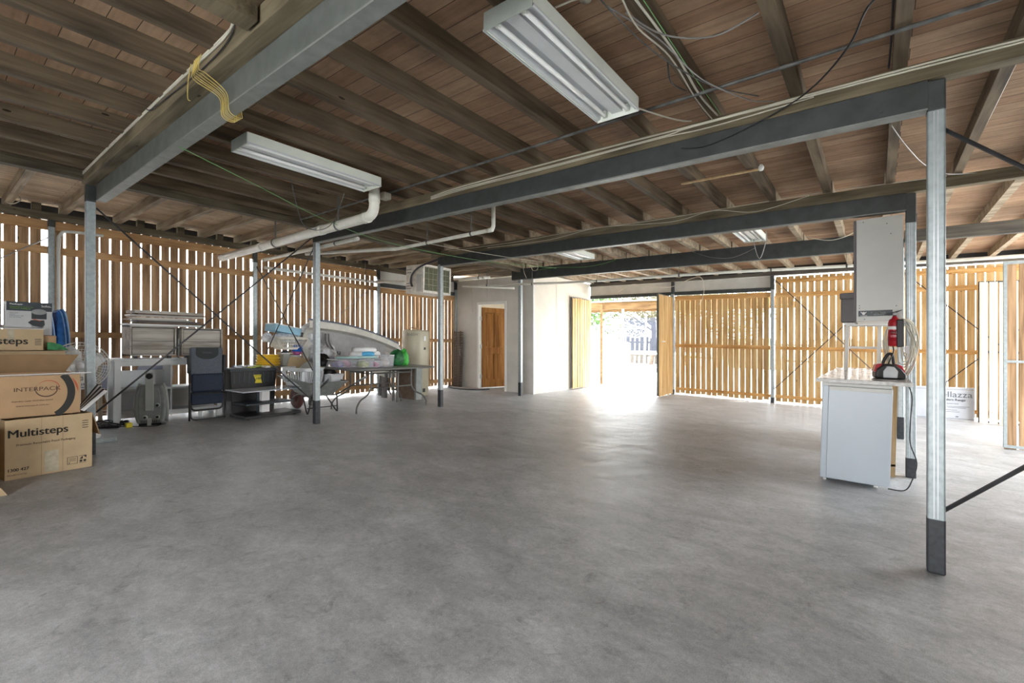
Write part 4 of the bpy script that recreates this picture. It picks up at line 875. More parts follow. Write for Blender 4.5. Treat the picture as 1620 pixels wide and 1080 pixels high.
# grey machine
t = thing('pool_machine', 'grey plastic machine case with upright handle and round dark dial on the floor', 'machine', -7.60, 1.905, 0, -0.42)
prf = [(-0.135, 0.03), (-0.155, 0.10), (-0.165, 0.25), (-0.155, 0.42), (-0.125, 0.53), (0.125, 0.53), (0.155, 0.42), (0.165, 0.25), (0.155, 0.10), (0.135, 0.03)]
MB().prism(prf, -0.14, 0.08, 'x').build('case', 'grey_plastic', t, bevel=0.02, seg=3)
MB().prism([(a*0.72, 0.06+(b-0.03)*0.88) for a, b in prf], 0.08, 0.095, 'x').build('front_plate', 'grey_plastic', t, bevel=0.006)
MB().box((0.09, -0.045, 0.20), (0.115, 0.045, 0.70)).build('handle', 'grey_plastic_light', t, bevel=0.006)
MB().lathe([(0.038, 0.115), (0.038, 0.122), (0.03, 0.124)], (0, 0, 0.655), 20, 'x').build('dial', 'black_plastic', t)
for y, z in ((-0.045, 0.115), (0.085, 0.115), (0.085, 0.27)):
    rg = MB().lathe([(0.028, 0.094), (0.028, 0.108), (0.018, 0.110)], (0, y, z), 16, 'x').build('port', 'grey_plastic_light', t)
    MB().lathe([(0.016, 0.109), (0.016, 0.1115)], (0, y, z), 14, 'x').build('port_hole', 'black_plastic', rg)
v = MB()
for k in range(5): v.box((0.094, -0.09+k*0.018, 0.045), (0.097, -0.082+k*0.018, 0.075)); v.box((0.094, 0.035+k*0.018, 0.045), (0.097, 0.043+k*0.018, 0.075))
v.build('vents', 'black_plastic', t)
for s in (-1, 1): MB().tube([(-0.1, s*0.155, 0.04), (-0.02, s*0.172, 0.25), (-0.02, s*0.155, 0.44), (-0.04, s*0.12, 0.545)], 0.022, 10).build('side_rail', 'grey_plastic_light', t)
MB().box((0.09, -0.02, 0), (0.11, 0.02, 0.10)).build('stand', 'grey_plastic_light', t); MB().box((-0.12, -0.12, 0), (0.05, 0.12, 0.03)).build('foot', 'black_plastic', t)
# extension lead on floor
pts = []
for i in range(60):
    a = i*0.62; r = 0.16+0.05*math.sin(i*1.7); pts.append((-7.78+r*math.cos(a)*1.1, 1.52+r*math.sin(a)*0.9, 0.012+0.05*abs(math.sin(i*0.9))))
pts += [(-7.55, 1.72, 0.01), (-7.42, 1.9, 0.008), (-7.55, 2.05, 0.008)]
t = thing('extension_lead', 'tangle of black extension lead with yellow plug on the floor by the desk leg', 'extension lead', -7.78, 1.52, 0, 0, plumb=True)
MB().tube(cr_spline(pts, 4), 0.006, 6).build('lead', 'cable_black', t, st=True)
MB().box((-7.60, 1.63, 0.0), (-7.54, 1.70, 0.06)).build('plug', 'yellow_label', t, st=True, bevel=0.01)
MB().bar((-7.75, 1.32, 0.02), (-7.60, 1.58, 0.02), 0.045, 0.03).build('power_board', 'black_plastic', t, st=True, bevel=0.005)
tag(MB().box((-6.75, 1.00, 0), (-6.70, 1.37, 0.045)).box((-6.75, 1.00, 0), (-6.66, 1.37, 0.006)).build('angle_bar', 'galv', st=True), 'galvanised angle bar lying on the floor right of the cartons', 'metal bar')
# folded camping chair
t = thing('camping_chair', 'folded navy and grey padded camping chair standing in front of the desk', 'camping chair', -7.62, 2.555, 0, 0)
def cush(y0, y1, z0, z1, x, th, nm, m_, rr=0.03):
    return MB().box((x, y0, z0), (x+th, y1, z1)).build(nm, m_, t, bevel=rr, seg=4)
cush(-0.21, 0.21, 0.62, 1.03, -0.03, 0.06, 'backrest', 'chair_grey', 0.028)
MB().prism([(-0.14, 1.028)]+[(0.145*math.cos(a), 0.945+0.0-0.085*math.sin(a)) for a in [PI-PI*k/10 for k in range(11)]]+[(0.14, 1.028)], 0.031, 0.038, 'x').build('headrest', 'chair_charcoal', t, bevel=0.003)
text('print', 'OZTRAIL', 0.03, 'chair_grey', t, (0.0395, -0.065, 0.945), FACE_PX)
cush(-0.20, 0.205, 0.40, 0.655, 0.02, 0.05, 'seat_pad', 'chair_navy'); cush(-0.205, 0.21, 0.215, 0.40, 0.01, 0.05, 'seat_pad', 'chair_navy')
MB().tube([(0.085, -0.21, 0.375), (0.085, 0.235, 0.375)], 0.011).build('crossbar', 'chair_frame', t)
for s in (-1, 1):
    MB().box((0.0, s*0.225-0.018, 0.66), (0.05, s*0.225+0.018, 0.92)).build('armrest', 'black_plastic', t, bevel=0.01)
    MB().tube([(0.06, s*0.222, 0.70), (0.07, s*0.225, 0.35), (0.06, s*0.222, 0.0)], 0.012).build('frame_tube', 'chair_frame', t)
MB().tube(bend([(0.03, -0.20, 0.36), (0.05, -0.20, 0.14), (0.05, 0.20, 0.14), (0.03, 0.20, 0.36)], 0.07), 0.012).build('frame_loop', 'chair_frame', t)
MB().tube(bend([(0.03, -0.215, 0.5), (0.09, -0.215, 0.012), (0.09, 0.225, 0.012), (0.03, 0.225, 0.5)], 0.07), 0.012).build('frame_loop', 'chair_frame', t)
# black tub
t = thing('storage_tub', 'black plastic storage tub with yellow label between camping chair and wheelbarrow', 'tub', -7.86, 3.23, 0, 0)
MB().prism([(-0.31, 0), (0.31, 0), (0.345, 0.70), (-0.345, 0.70)], -0.2, 0.2, 'x').build('body', 'black_plastic', t, bevel=0.012)
for k in range(9): MB().box((0.2, -0.3+k*0.072, 0.48), (0.206, -0.285+k*0.072, 0.64)).build('rib', 'dark_plastic', t)
MB().prism([(-0.352, 0.66), (0.352, 0.66), (0.352, 0.70), (-0.352, 0.70)], -0.21, 0.212, 'x').build('rim', 'dark_plastic', t, bevel=0.005)
lb = MB().prism([(-0.015, 0.60), (0.105, 0.60), (0.095, 0.55), (0.115, 0.47), (0.01, 0.47), (0.02, 0.52)], 0.206, 0.2075, 'x').build('label', 'yellow_label', t)
text('print', '100', 0.05, 'ink', t, (0.208, 0.02, 0.525), FACE_PX, bold=0.001); text('print', 'HEAVY DUTY', 0.017, 'ink', t, (0.208, 0.0, 0.578), FACE_PX, bold=0.0005)
for k in range(8):
    a = random.uniform(-0.26, 0.26); o = thing('oddment', 'assorted small oddment lying loose on top of the black storage tub', 'oddment', -7.86+random.uniform(-0.12, 0.15), 3.23+a, 0.703, random.uniform(0, 3), 'oddments on the black tub')
    MB().box((-0.04, -0.06, 0), (0.04, 0.06, random.uniform(0.015, 0.035))).build('piece', random.choice(['card_white', 'blue_light', 'silver', 'toy_lime']), o, bevel=0.004)
# tv stand
t = thing('television_stand', 'low black television stand with glass tiers and pale column', 'tv stand', -7.32, 3.26, 0, 0.10)
MB().box((-0.22, -0.42, 0.012), (0.22, 0.44, 0.052)).build('base', 'black_plastic', t, bevel=0.006)
MB().box((-0.17, -0.40, 0.20), (0.2, 0.32, 0.225)).build('middle_shelf', 'dark_plastic', t, bevel=0.004)
MB().box((-0.27, -0.46, 0.395), (0.22, 0.50, 0.41)).build('top_shelf', 'glass_white', t, bevel=0.003)
MB().box((-0.10, -0.05, 0.052), (-0.02, 0.07, 0.395)).build('column', 'card_white', t, bevel=0.004); MB().box((-0.11, -0.09, 0.052), (-0.09, -0.05, 0.395)).build('column_side', 'dark_plastic', t)
for k in range(4): MB().lathe([(0.025, 0), (0.025, 0.012)], (0.17*(1 if k % 2 else -1), 0.36*(1 if k > 1 else -1), 0), 10).build('foot', 'black_plastic', t)

# ---------------------------------------------------------------- side table with laundry and tubs
t = thing('side_table', 'dark metal side table holding laundry and yellow tubs', 'table', -8.10, 3.93, 0, 0)
MB().box((-0.34, -0.50, 0.685), (0.22, 0.50, 0.71)).build('top', 'table_grey', t, bevel=0.005)
for a in (-0.28, 0.16):
    for b in (-0.44, 0.44): MB().tube([(a, b, 0), (a, b, 0.685)], 0.014, 8).build('leg', 'table_leg', t)
MB().tube([(0.16, -0.44, 0.60), (0.16, 0.44, 0.60)], 0.008).build('rail', 'table_leg', t)
TZ = 0.712
for k in range(4):
    y = 3.60; r = 0.185-0.006*k
    t = thing('plastic_tub', ['lowest round yellow plastic tub lid in the stack on the side table', 'second round yellow tub from bottom of the stack', 'third round yellow tub of the stack', 'topmost round yellow tub of the stack'][k], 'tub', -8.0, y, TZ+k*0.048, 0, 'stack of yellow tubs')
    MB().lathe([(r-0.012, 0), (r-0.004, 0.034), (r+0.007, 0.035), (r+0.007, 0.046), (r-0.01, 0.0465)], n=28).build('tub', 'yellow_plastic', t)
# white laundry basket with holes
def basket(label, x, y, z, a0, b0, a1, b1, h, m_, rz=0, slots=9, rows=1, name='laundry_basket'):
    t = thing(name, label, 'basket', x, y, z, rz)
    def rr(a, b, zz, n=6, r=0.05):
        pts = []
        for cx, cy, s in ((a-r, b-r, 0), (-a+r, b-r, 1), (-a+r, -b+r, 2), (a-r, -b+r, 3)):
            for k in range(n+1):
                q = PI/2*(s+k/n); pts.append((cx+r*math.cos(q), cy+r*math.sin(q), zz))
        return pts
    L0, L1 = rr(a0, b0, 0), rr(a1, b1, h); n = len(L0); m = MB()
    def lerp(i, f): p, q = Vector(L0[i % n]), Vector(L1[i % n]); return p.lerp(q, f)
    # walls built as bands with slots between them
    bands = [(0.0, 0.22)]
    for r_ in range(rows): pass
    edges = [0.0, 0.18]+[0.18+0.62*(i+1)/rows for i in range(rows)]
    m.add([tuple(lerp(i, 0)) for i in range(n)], [tuple(range(n))])
    def band(f0, f1):
        vs = [tuple(lerp(i, f0)) for i in range(n)]+[tuple(lerp(i, f1)) for i in range(n)]
        m.add(vs, [(i, (i+1) % n, n+(i+1) % n, n+i) for i in range(n)], True)
    band(0, 0.18); band(0.82, 1.0)
    for r_ in range(rows):
        f0 = 0.18+0.64*r_/rows; f1 = 0.18+0.64*(r_+1)/rows
        if rows > 1 and r_: band(f0, f0+0.045)
        # uprights
        for sgn, (ca_, cb_) in enumerate((('x', 1), ('x', -1), ('y', 1), ('y', -1))):
            for k in range(slots+1):
                u = -1+2*k/slots
                def pt(f):
                    a = a0+(a1-a0)*f; b = b0+(b1-b0)*f; zz = h*f
                    return (cb_*a, u*(b-0.03), zz) if ca_ == 'x' else (u*(a-0.03), cb_*b, zz)
                m.bar(pt(f0), pt(f1), 0.012 if k not in (0, slots) else 0.05, 0.004, (1, 0, 0) if ca_ == 'y' else (0, 1, 0))
    m.build('body', m_, t, solid=0.003)
    MB().tube(rr(a1+0.008, b1+0.008, h), 0.010, 6, closed=True).build('rim', m_, t)
    return t
basket('cream laundry basket with slotted sides on the side table under a blue box', -8.02, 3.94, 0.985, 0.16, 0.17, 0.22, 0.27, 0.21, 'basket_cream', 0, 11, 3)
def blob(name, label, cat, m_, x, y, z, rx, ry, rz_, seed=1, amp=0.12, parent=None, bump=True, res=(20, 14)):
    rnd = random.Random(seed); nu, nv = res; ph = [(rnd.uniform(0, 6.28), rnd.uniform(0, 6.28), rnd.choice((2, 3, 4, 5, 7)), rnd.choice((2, 3, 4, 5))) for _ in range(6)]
    prof = []; vs = []
    for j in range(nv+1):
        th = PI*j/nv
        for i in range(nu):
            p = 2*PI*i/nu; d = 1+sum(amp*0.5*math.sin(a+c*p)*math.sin(b+e*th) for a, b, c, e in ph)
            zz = -math.cos(th)*d; vs.append((rx*math.sin(th)*math.cos(p)*d, ry*math.sin(th)*math.sin(p)*d, rz_*max(zz, -0.72)+rz_*0.72))
    fs = [(j*nu+i, j*nu+(i+1) % nu, (j+1)*nu+(i+1) % nu, (j+1)*nu+i) for j in range(nv) for i in range(nu)]
    if parent is not None: return MB().add([(a+x, b+y, c+z) for a, b, c in vs], fs, True).build(name, m_, parent)
    t = thing(name, label, cat, x, y, z, 0); MB().add(vs, fs, True).build({'plastic_bag': 'bag', 'rubbish_bag': 'bag', 'shopping_bag': 'bag', 'grey_bin': 'bin'}.get(name, 'cloth'), m_, t)
    return t
blob('folded_clothes', 'pale grey clothes heaped in the cream laundry basket', 'clothes', 'bag_clear', -8.02, 3.92, 1.10, 0.17, 0.24, 0.10, 3)
bx = thing('foam_box', 'pale blue foam box with white lid lying tilted on the laundry basket', 'box', -7.98, 3.83, 1.262, 0.15, None, True)
bb = MB().box((-0.14, -0.24, 0), (0.14, 0.25, 0.115)); bo = bb.build('body', 'poly_blue', bx, bevel=0.004); 
MB().box((-0.142, -0.242, 0.11), (0.142, 0.252, 0.13)).build('lid', 'poly_white', bx, bevel=0.004); bx.rotation_euler = (-0.16, 0.0, 0.15)
blob('plastic_bag', 'knotted white plastic bag left of the cream laundry basket', 'bag', 'bag_clear', -8.05, 3.60, 1.11, 0.07, 0.085, 0.09, 5)
blob('grey_cloth', 'dark grey cloth at the right end of the blue foam box', 'cloth', 'tub_grey', -7.95, 4.15, 1.20, 0.08, 0.10, 0.05, 8)
blob('plastic_bag', 'big clear plastic bag of clothes piled behind the wheelbarrow post', 'bag', 'bag_clear', -8.0, 4.42, 1.06, 0.24, 0.27, 0.245, 11, 0.16)
blob('plastic_bag', 'clear bag of pale bedding below the big bag beside the post', 'bag', 'bag_clear', -7.82, 4.46, 0.74, 0.22, 0.26, 0.22, 17, 0.14)
blob('plastic_bag', 'whitish clear bag resting against the curved white shell', 'bag', 'bag_clear', -7.42, 4.30, 0.735, 0.10, 0.18, 0.17, 23, 0.2)
bu = thing('bucket', 'small white bucket with printed label on the side table edge', 'bucket', -7.93, 4.03, TZ, 0)
MB().lathe([(0.075, 0), (0.09, 0.16), (0.098, 0.162), (0.098, 0.175), (0.085, 0.176)], n=24).build('body', 'poly_white', bu)
text('print', 'PAINT\nwhite', 0.03, 'ink_grey', bu, (0.089, -0.045, 0.11), FACE_PX)
bp_ = thing('plastic_bowl', 'pink plastic bowl on top of the white bucket', 'bowl', -7.93, 4.06, TZ+0.178, 0)
MB().lathe([(0.05, 0), (0.085, 0.06), (0.08, 0.06), (0.045, 0.008)], n=20).build('bowl', 'pink_plastic', bp_)
bk = thing('plastic_pail', 'bright blue plastic pail upside down above the pink bowl', 'pail', -7.93, 4.07, TZ+0.24, 0)
MB().lathe([(0.098, 0), (0.098, 0.012), (0.088, 0.014), (0.078, 0.115), (0.07, 0.12)], n=20).build('pail', 'blue_plastic', bk)
gc = thing('plastic_canister', 'grey plastic canister between the yellow tubs and white bucket', 'canister', -7.95, 3.86, TZ, 0)
MB().box((-0.07, -0.06, 0), (0.07, 0.06, 0.20)).build('body', 'grey_plastic_light', gc, bevel=0.01); MB().box((-0.075, -0.10, 0.2), (0.075, 0.09, 0.22)).build('lid', 'card_white', gc, bevel=0.004); MB().lathe([(0.07, 0), (0.05, 0.03), (0.02, 0.04)], (0, 0, 0.22), 14).build('knob', 'dark_plastic', gc)

# ---------------------------------------------------------------- wheelbarrow
t = thing('wheelbarrow', 'galvanised wheelbarrow with dark red wheel parked behind the post', 'wheelbarrow', -7.25, 3.98, 0, 0)
O = [(-0.52, -0.33, 0.56), (0.48, -0.34, 0.50), (0.48, 0.32, 0.50), (-0.52, 0.31, 0.56)]; I = [(-0.30, -0.16, 0.30), (0.26, -0.18, 0.27), (0.26, 0.16, 0.27), (-0.30, 0.14, 0.30)]
MB().add(O+I, [(0,1,5,4),(1,2,6,5),(2,3,7,6),(3,0,4,7),(4,5,6,7)]).build('tray', 'zinc_tray', t, solid=0.004, bevel=0.02)
MB().tube(O, 0.012, 8, closed=True).build('rim', 'zinc_tray', t)
wr_ = MB().lathe([(0.03, -0.05), (0.10, -0.02), (0.10, 0.02), (0.03, 0.05)], (-0.42, -0.06, 0.19), 20, 'y').build('wheel', 'tyre_red', t)
w = MB(); w.lathe([(0.10, -0.03), (0.165, -0.038), (0.185, -0.02), (0.19, 0), (0.185, 0.02), (0.165, 0.038), (0.10, 0.03)], (-0.42, -0.06, 0.19), 28, 'y').build('tyre', 'tyre_red', wr_)
for s in (-1, 1):
    MB().tube(bend([(-0.42, -0.06+s*0.07, 0.19), (-0.25, s*0.12, 0.27), (0.30, s*0.22, 0.27), (0.98, s*0.30, 0.60)], 0.08), 0.013, 8).build('handle', 'table_leg', t)
    MB().tube([(0.80, s*0.279, 0.513), (1.0, s*0.302, 0.61)], 0.019, 10).build('grip', 'grey_plastic', t)
    MB().tube(bend([(0.02, s*0.19, 0.27), (0.26, s*0.25, 0.012), (0.30, s*0.25, 0.012), (0.34, s*0.21, 0.29)], 0.04), 0.011, 8).build('leg', 'black_plastic', t)
MB().tube([(0.27, -0.25, 0.09), (0.27, 0.25, 0.09)], 0.008).build('leg_brace', 'black_plastic', t)
basket('white slotted laundry basket tilted in the wheelbarrow left of the post', -7.30, 3.83, 0.43, 0.24, 0.15, 0.30, 0.19, 0.28, 'basket_white', 0.15, 8, 1)
tb = thing('plastic_tub', 'translucent white tub in the wheelbarrow right of the post', 'tub', -7.10, 4.20, 0.44, 0.1)
MB().add([(-0.14,-0.09,0),(0.14,-0.09,0),(0.14,0.09,0),(-0.14,0.09,0),(-0.18,-0.12,0.17),(0.18,-0.12,0.17),(0.18,0.12,0.17),(-0.18,0.12,0.17)], [(0,1,2,3),(0,1,5,4),(1,2,6,5),(2,3,7,6),(3,0,4,7)]).build('body', 'basket_white', tb, solid=0.004, bevel=0.01)
MB().tube([(-0.18,-0.12,0.17),(0.18,-0.12,0.17),(0.18,0.12,0.17),(-0.18,0.12,0.17)], 0.008, 6, closed=True).build('rim', 'poly_white', tb)
blob('rubbish_bag', 'crumpled black bag on top of the translucent tub in the wheelbarrow', 'bag', 'black_bag', -7.08, 4.14, 0.61, 0.14, 0.11, 0.045, 31, 0.3)
blob('rubbish_bag', 'black and grey bundle piled between post and clear toy tub', 'bag', 'black_bag', -7.28, 4.16, 0.722, 0.13, 0.10, 0.11, 37, 0.25)
blob('grey_bin', 'grey rounded bin in the wheelbarrow behind the white basket', 'bin', 'grey_plastic_light', -7.45, 4.02, 0.50, 0.16, 0.17, 0.17, 41, 0.02)
o = MB().add([(-7.62, 3.72, 0.68), (-7.55, 4.02, 0.60), (-7.60, 4.10, 0.84), (-7.66, 3.80, 0.88)], [(0,1,2,3)]).build('cardboard_sheet', 'cardboard', st=True, solid=0.004); tag(o, 'torn cardboard sheet sticking up from the wheelbarrow', 'cardboard')

# ---------------------------------------------------------------- outdoor table
t = thing('metal_table', 'grey outdoor table with curved tube legs carrying clear toy tubs', 'table', -6.87, 5.02, 0, 0)
def rrect(a, b, r, n=6):
    pts = []
    for cx, cy, s in ((a-r, b-r, 0), (-a+r, b-r, 1), (-a+r, -b+r, 2), (a-r, -b+r, 3)):
        for k in range(n+1): q = PI/2*(s+k/n); pts.append((cx+r*math.cos(q), cy+r*math.sin(q)))
    return pts
MB().prism(rrect(0.47, 0.88, 0.14), 0.690, 0.712).build('top', 'table_grey', t, bevel=0.004)
MB().tube([(a, b, 0.70) for a, b in rrect(0.475, 0.885, 0.145)], 0.015, 8, closed=True).build('rim', 'table_grey', t)
for sx_ in (-1, 1):
    for sy_ in (-1, 1):
        MB().tube(cr_spline([(sx_*0.30, sy_*0.42, 0.69), (sx_*0.30, sy_*0.42, 0.40), (sx_*0.31, sy_*0.50, 0.27), (sx_*0.34, sy_*0.64, 0.20), (sx_*0.36, sy_*0.72, 0.10), (sx_*0.36, sy_*0.73, 0.0)], 5), 0.014, 8).build('leg', 'table_leg', t)
    for z in (0.62, 0.38): MB().tube([(sx_*0.30, -0.42, z), (sx_*0.30, 0.42, z)], 0.012, 8).build('rail', 'table_leg', t)
for sy_ in (-1, 1): MB().tube([(-0.30, sy_*0.42, 0.62), (0.30, sy_*0.42, 0.62)], 0.012, 8).build('rail', 'table_leg', t)
# narrower pair of straight legs in the middle, seen through the frame
t = thing('folding_trestle', 'straight legged metal trestle standing under the grey table', 'trestle', -7.28, 5.62, 0, 0)
for a, b in ((0.10, 0.0), (-0.1, 0.06)): MB().bar((a, b, 0), (a, b, 0.66), 0.035, 0.03, (1, 0, 0)).build('leg', 'table_leg', t)
MB().bar((-0.12, 0.03, 0.66), (0.12, 0.03, 0.66), 0.05, 0.03).build('top_rail', 'table_leg', t)
def tub(label, x, y, a, b, h, fills, rz=0.0, lid=True):
    t = thing('clear_tub', label, 'tub', x, y, 0.716, rz)
    MB().add([(-a,-b,0),(a,-b,0),(a,b,0),(-a,b,0),(-a*1.08,-b*1.05,h),(a*1.08,-b*1.05,h),(a*1.08,b*1.05,h),(-a*1.08,b*1.05,h)], [(0,1,2,3),(0,1,5,4),(1,2,6,5),(2,3,7,6),(3,0,4,7)]).build('body', 'clear_plastic', t, solid=0.003)
    MB().tube([(-a*1.08,-b*1.05,h),(a*1.08,-b*1.05,h),(a*1.08,b*1.05,h),(-a*1.08,b*1.05,h)], 0.006, 6, closed=True).build('rim', 'poly_white', t)
    for k, (m_, y0, y1, hh) in enumerate(fills):
        blob('contents', '', '', m_, 0.0, (y0+y1)/2, 0.004, a*0.8, (y1-y0)/2*0.95, hh/1.72*0.95, 50+k, 0.10, parent=t, res=(14, 8))
    return t
tub('clear tub of purple and pink toys at left end of the grey table', -7.0, 4.33, 0.17, 0.165, 0.13, (('toy_purple', -0.15, 0.03, 0.11), ('toy_pink', 0.01, 0.15, 0.11)))
tub('clear tub of lime and blue toys in the middle of the grey table', -6.82, 4.62, 0.15, 0.10, 0.13, (('toy_lime', -0.09, 0.09, 0.11),))
tub('small clear tub with red toys right of the lime tub', -6.76, 4.80, 0.12, 0.075, 0.11, (('toy_pink', -0.06, 0.06, 0.09),))
tub('taller clear tub of tan odds and ends at right of the toy tubs', -6.86, 5.04, 0.15, 0.125, 0.20, (('toy_tan', -0.11, 0.11, 0.13),))
rl = [('paper_aqua', 'aqua roll of wrapping paper on the toy tubs, left of the rolls'), ('poly_white', 'white wrapping paper roll in the middle of the rolls'), ('toy_tan', 'brown paper roll with dark end at right of the rolls')]
for k, (m_, lb) in enumerate(rl):
    t = thing('paper_roll', lb, 'paper roll', -6.78-0.07*k, 4.50+0.03*k, 0.862+0.022, 0, 'wrapping paper rolls')
    MB().tube([(-0.03, -0.38, 0), (0.05, 0.34+0.05*k, 0)], 0.021, 12).build('roll', m_, t); MB().tube([(0.0502, 0.341+0.05*k, 0), (0.051, 0.346+0.05*k, 0)], 0.016, 12).build('core_end', 'cardboard_dark', t)
for k, (x, y, z, m_, lb) in enumerate(((-6.90, 4.66, 0.95, 'towel_white', 'rolled white towel, left of the rolled towels on the tubs'), (-6.97, 4.84, 0.95, 'towel_white', 'rolled white towel, right of the rolled towels on the tubs'), (-6.94, 4.74, 1.02, 'towel_white', 'white rolled blanket lying highest on the towel pile'), (-6.84, 4.73, 0.955, 'towel_blue', 'bright blue rolled towel end in the towel pile'))):
    t = thing('rolled_towel', lb, 'towel', x, y, z-0.02, 0, 'rolled towels on the toy tubs'); ln = 0.19 if k < 3 else 0.09; r = 0.048 if k < 3 else 0.04
    MB().tube([(-0.05, -ln, 0), (0.0, -ln*0.95, 0.0), (0.02, 0, 0.004), (0.03, ln*0.95, 0), (0.03, ln, 0)], [r*0.85, r, r*1.05, r, r*0.85], 14).build('towel', m_, t)
gbag = blob('shopping_bag', 'green shopping bag on the far right of the grey table top', 'bag', 'green_bag', -6.93, 5.42, 0.716, 0.12, 0.17, 0.165, 61, 0.10)
blob('bag_side', '', '', 'green_bag_light', 0.03, 0.12, 0.0, 0.09, 0.11, 0.16, 63, 0.2, parent=gbag)
# curved white shell (a fibreglass hull lying on its side)
t = thing('fibreglass_shell', 'big curved white fibreglass shell with dark rim lying on its side behind the table', 'boat shell', -7.85, 5.1, 0.0, 0)
N = 26; vs = []; rim = []; 
for i in range(N+1):
    f = i/N; y = -0.98+2.02*f
    ztop = 1.50-0.06*f-0.40*f**2.1 if f < 0.93 else 1.50-0.06*f-0.40*f**2.1-(f-0.93)*2.2
    wid = 0.42*(1-0.55*f**2)
    row = [(0.16, y, ztop), (0.19, y, ztop-0.02), (0.185, y, ztop-0.13+0.03*f), (0.06, y+0.0, ztop-0.16+0.03*f), (-0.02, y, ztop-0.26+0.05*f), (-0.05, y, max(0.45, ztop-0.45)), (0.0, y, max(0.40, ztop-0.75))]
    vs += row; rim.append((0.165, y, ztop+0.004))
c = 7; fs = [(i*c+j, i*c+j+1, (i+1)*c+j+1, (i+1)*c+j) for i in range(N) for j in range(c-1)]
sh = MB(); sh.add([v for v in vs], fs, False); sh.build('hull', 'fibreglass', t, solid=0.012)
MB().tube(rim, 0.022, 8).build('rim', 'rim_dark', t)
vs2 = []
for i in range(N+1):
    f = i/N; y = -0.70+1.36*f; zt = 1.30-0.05*f-0.17*f*f; vs2 += [(0.085, y, zt), (0.10, y, 0.78)]
fs2 = [(2*i, 2*i+1, 2*i+3, 2*i+2) for i in range(N)]
MB().add(vs2, fs2).build('inner_panel', 'fibreglass_in', t, solid=0.01)
for k in range(3): MB().tube(cr_spline([(0.14, -0.66+0.03*k, 1.27), (0.16, -0.66+0.03*k, 1.12), (0.17, -0.58+0.035*k, 0.98), (0.17, -0.46+0.03*k, 0.90), (0.15, -0.42+0.02*k, 0.95)]), 0.013, 8).build('strap', 'tub_grey' if k != 1 else 'grey_plastic_light', t)
for y in (-0.8, 0.75): MB().box((-0.10, y-0.03, 0), (0.02, y+0.03, 0.5)).build('prop', 'tub_grey', t)

# ---------------------------------------------------------------- water heater and things round it
t = thing('water_heater', 'beige cylindrical water heater by the left batten wall', 'water heater', -7.86, 6.62, 0, 0)
MB().lathe([(0.0, 0.0), (0.27, 0.0), (0.29, 0.02), (0.29, 1.36), (0.28, 1.385), (0.24, 1.40), (0.0, 1.405)], n=48).build('body', 'heater_beige', t)
MB().lathe([(0.25, -0.0), (0.25, 0.03)], n=24).build('base_ring', 'board_brown', t)
a = math.radians(-52)
lt = MB(); rr_ = 0.2915
MB().box((0.285, -0.035, 0.08), (0.296, 0.035, 0.16)).build('valve_cover', 'black_plastic', t, bevel=0.004)
for z, h_ in ((1.17, 0.10), (0.98, 0.05)): MB().box((0.287, -0.02, z), (0.2935, 0.03, z+h_)).build('cover_plate', 'poly_white' if z > 1 else 'dark_plastic', t, bevel=0.002)
tx = text('print', 'RHEEM', 0.075, 'grey_plastic', t, (0, 0, 0), Matrix.Identity(3), ext=0.001)
for v in tx.data.vertices:                                      # wrap the lettering on the cylinder
    th = a-0.55+v.co.x/0.29+0.10; z = 1.27+v.co.y; r = 0.2915+v.co.z; v.co = (r*math.cos(th), r*math.sin(th), z)
MB().tube([(0.06, 0.0, 1.40), (0.06, 0.0, 1.44), (-0.3, 0.05, 1.45)], 0.012).build('water_pipe', 'cardboard_kraft', t)
t = thing('brown_panel', 'dark brown panel with grey edge standing in front of the water heater', 'panel', -7.46, 6.10, 0, 0)
MB().box((-0.30, -0.05, 0), (0.26, 0.05, 0.62)).build('sheet', 'board_brown', t); MB().box((0.26, -0.05, 0), (0.31, 0.10, 0.62)).build('edge_channel', 'grey_plastic', t)
t = thing('tool_stand', 'small black stand against the batten wall left of the brown panel', 'stand', -8.22, 6.08, 0, 0)
MB().prism([(-0.11, 0), (-0.06, 0), (0.03, 0.60), (-0.05, 0.62)], -0.06, 0.04, 'x').build('body', 'black_plastic', t, bevel=0.01); MB().box((-0.06, 0.0, 0.35), (0.03, 0.14, 0.60)).build('body', 'black_plastic', t, bevel=0.02)
MB().tube([(0, 0.0, 0.28), (0.02, 0.17, 0.0)], 0.012).tube([(0, 0.08, 0.36), (-0.02, 0.15, 0.1), (0.02, 0.17, 0.0)], 0.012).build('leg', 'black_plastic', t)
# concertina trellis rolled up in the corner
t = thing('rolled_trellis', 'dark brown rolled slatted screen standing in the storeroom corner', 'screen', -8.42, 8.50, 0, 0)
for k in range(34):
    MB().box((-0.14, -0.04, 0.01+k*0.0415), (0.10, 0.05, 0.035+k*0.0415)).build('slat', 'lattice_brown', t)
MB().tube([(-0.12, -0.03, 0), (-0.12, -0.03, 1.43)], 0.012).tube([(0.085, -0.035, 0), (0.085, -0.035, 1.43)], 0.012).build('cord', 'lattice_brown', t)
MB().tube(cr_spline([(0.06, -0.06, 0.95), (0.13, -0.07, 0.80), (0.10, -0.06, 0.9), (0.10, -0.06, 1.05)]), 0.006).build('tie', 'rod_light', t)
t = thing('door_mat', 'large rounded grey mat with black rubber edge in front of the brown door', 'mat', -8.0, 8.58, 0, 0, None)
half = [(0.62*math.cos(PI+PI*k/24)-0.05, 0.50*math.sin(PI+PI*k/24)) for k in range(25)]
MB().prism(half, 0.0, 0.012).build('mat', 'mat_grey', t)
MB().tube([(a_, b_, 0.015) for a_, b_ in half], 0.018, 8).build('rubber_edge', 'rubber', t)

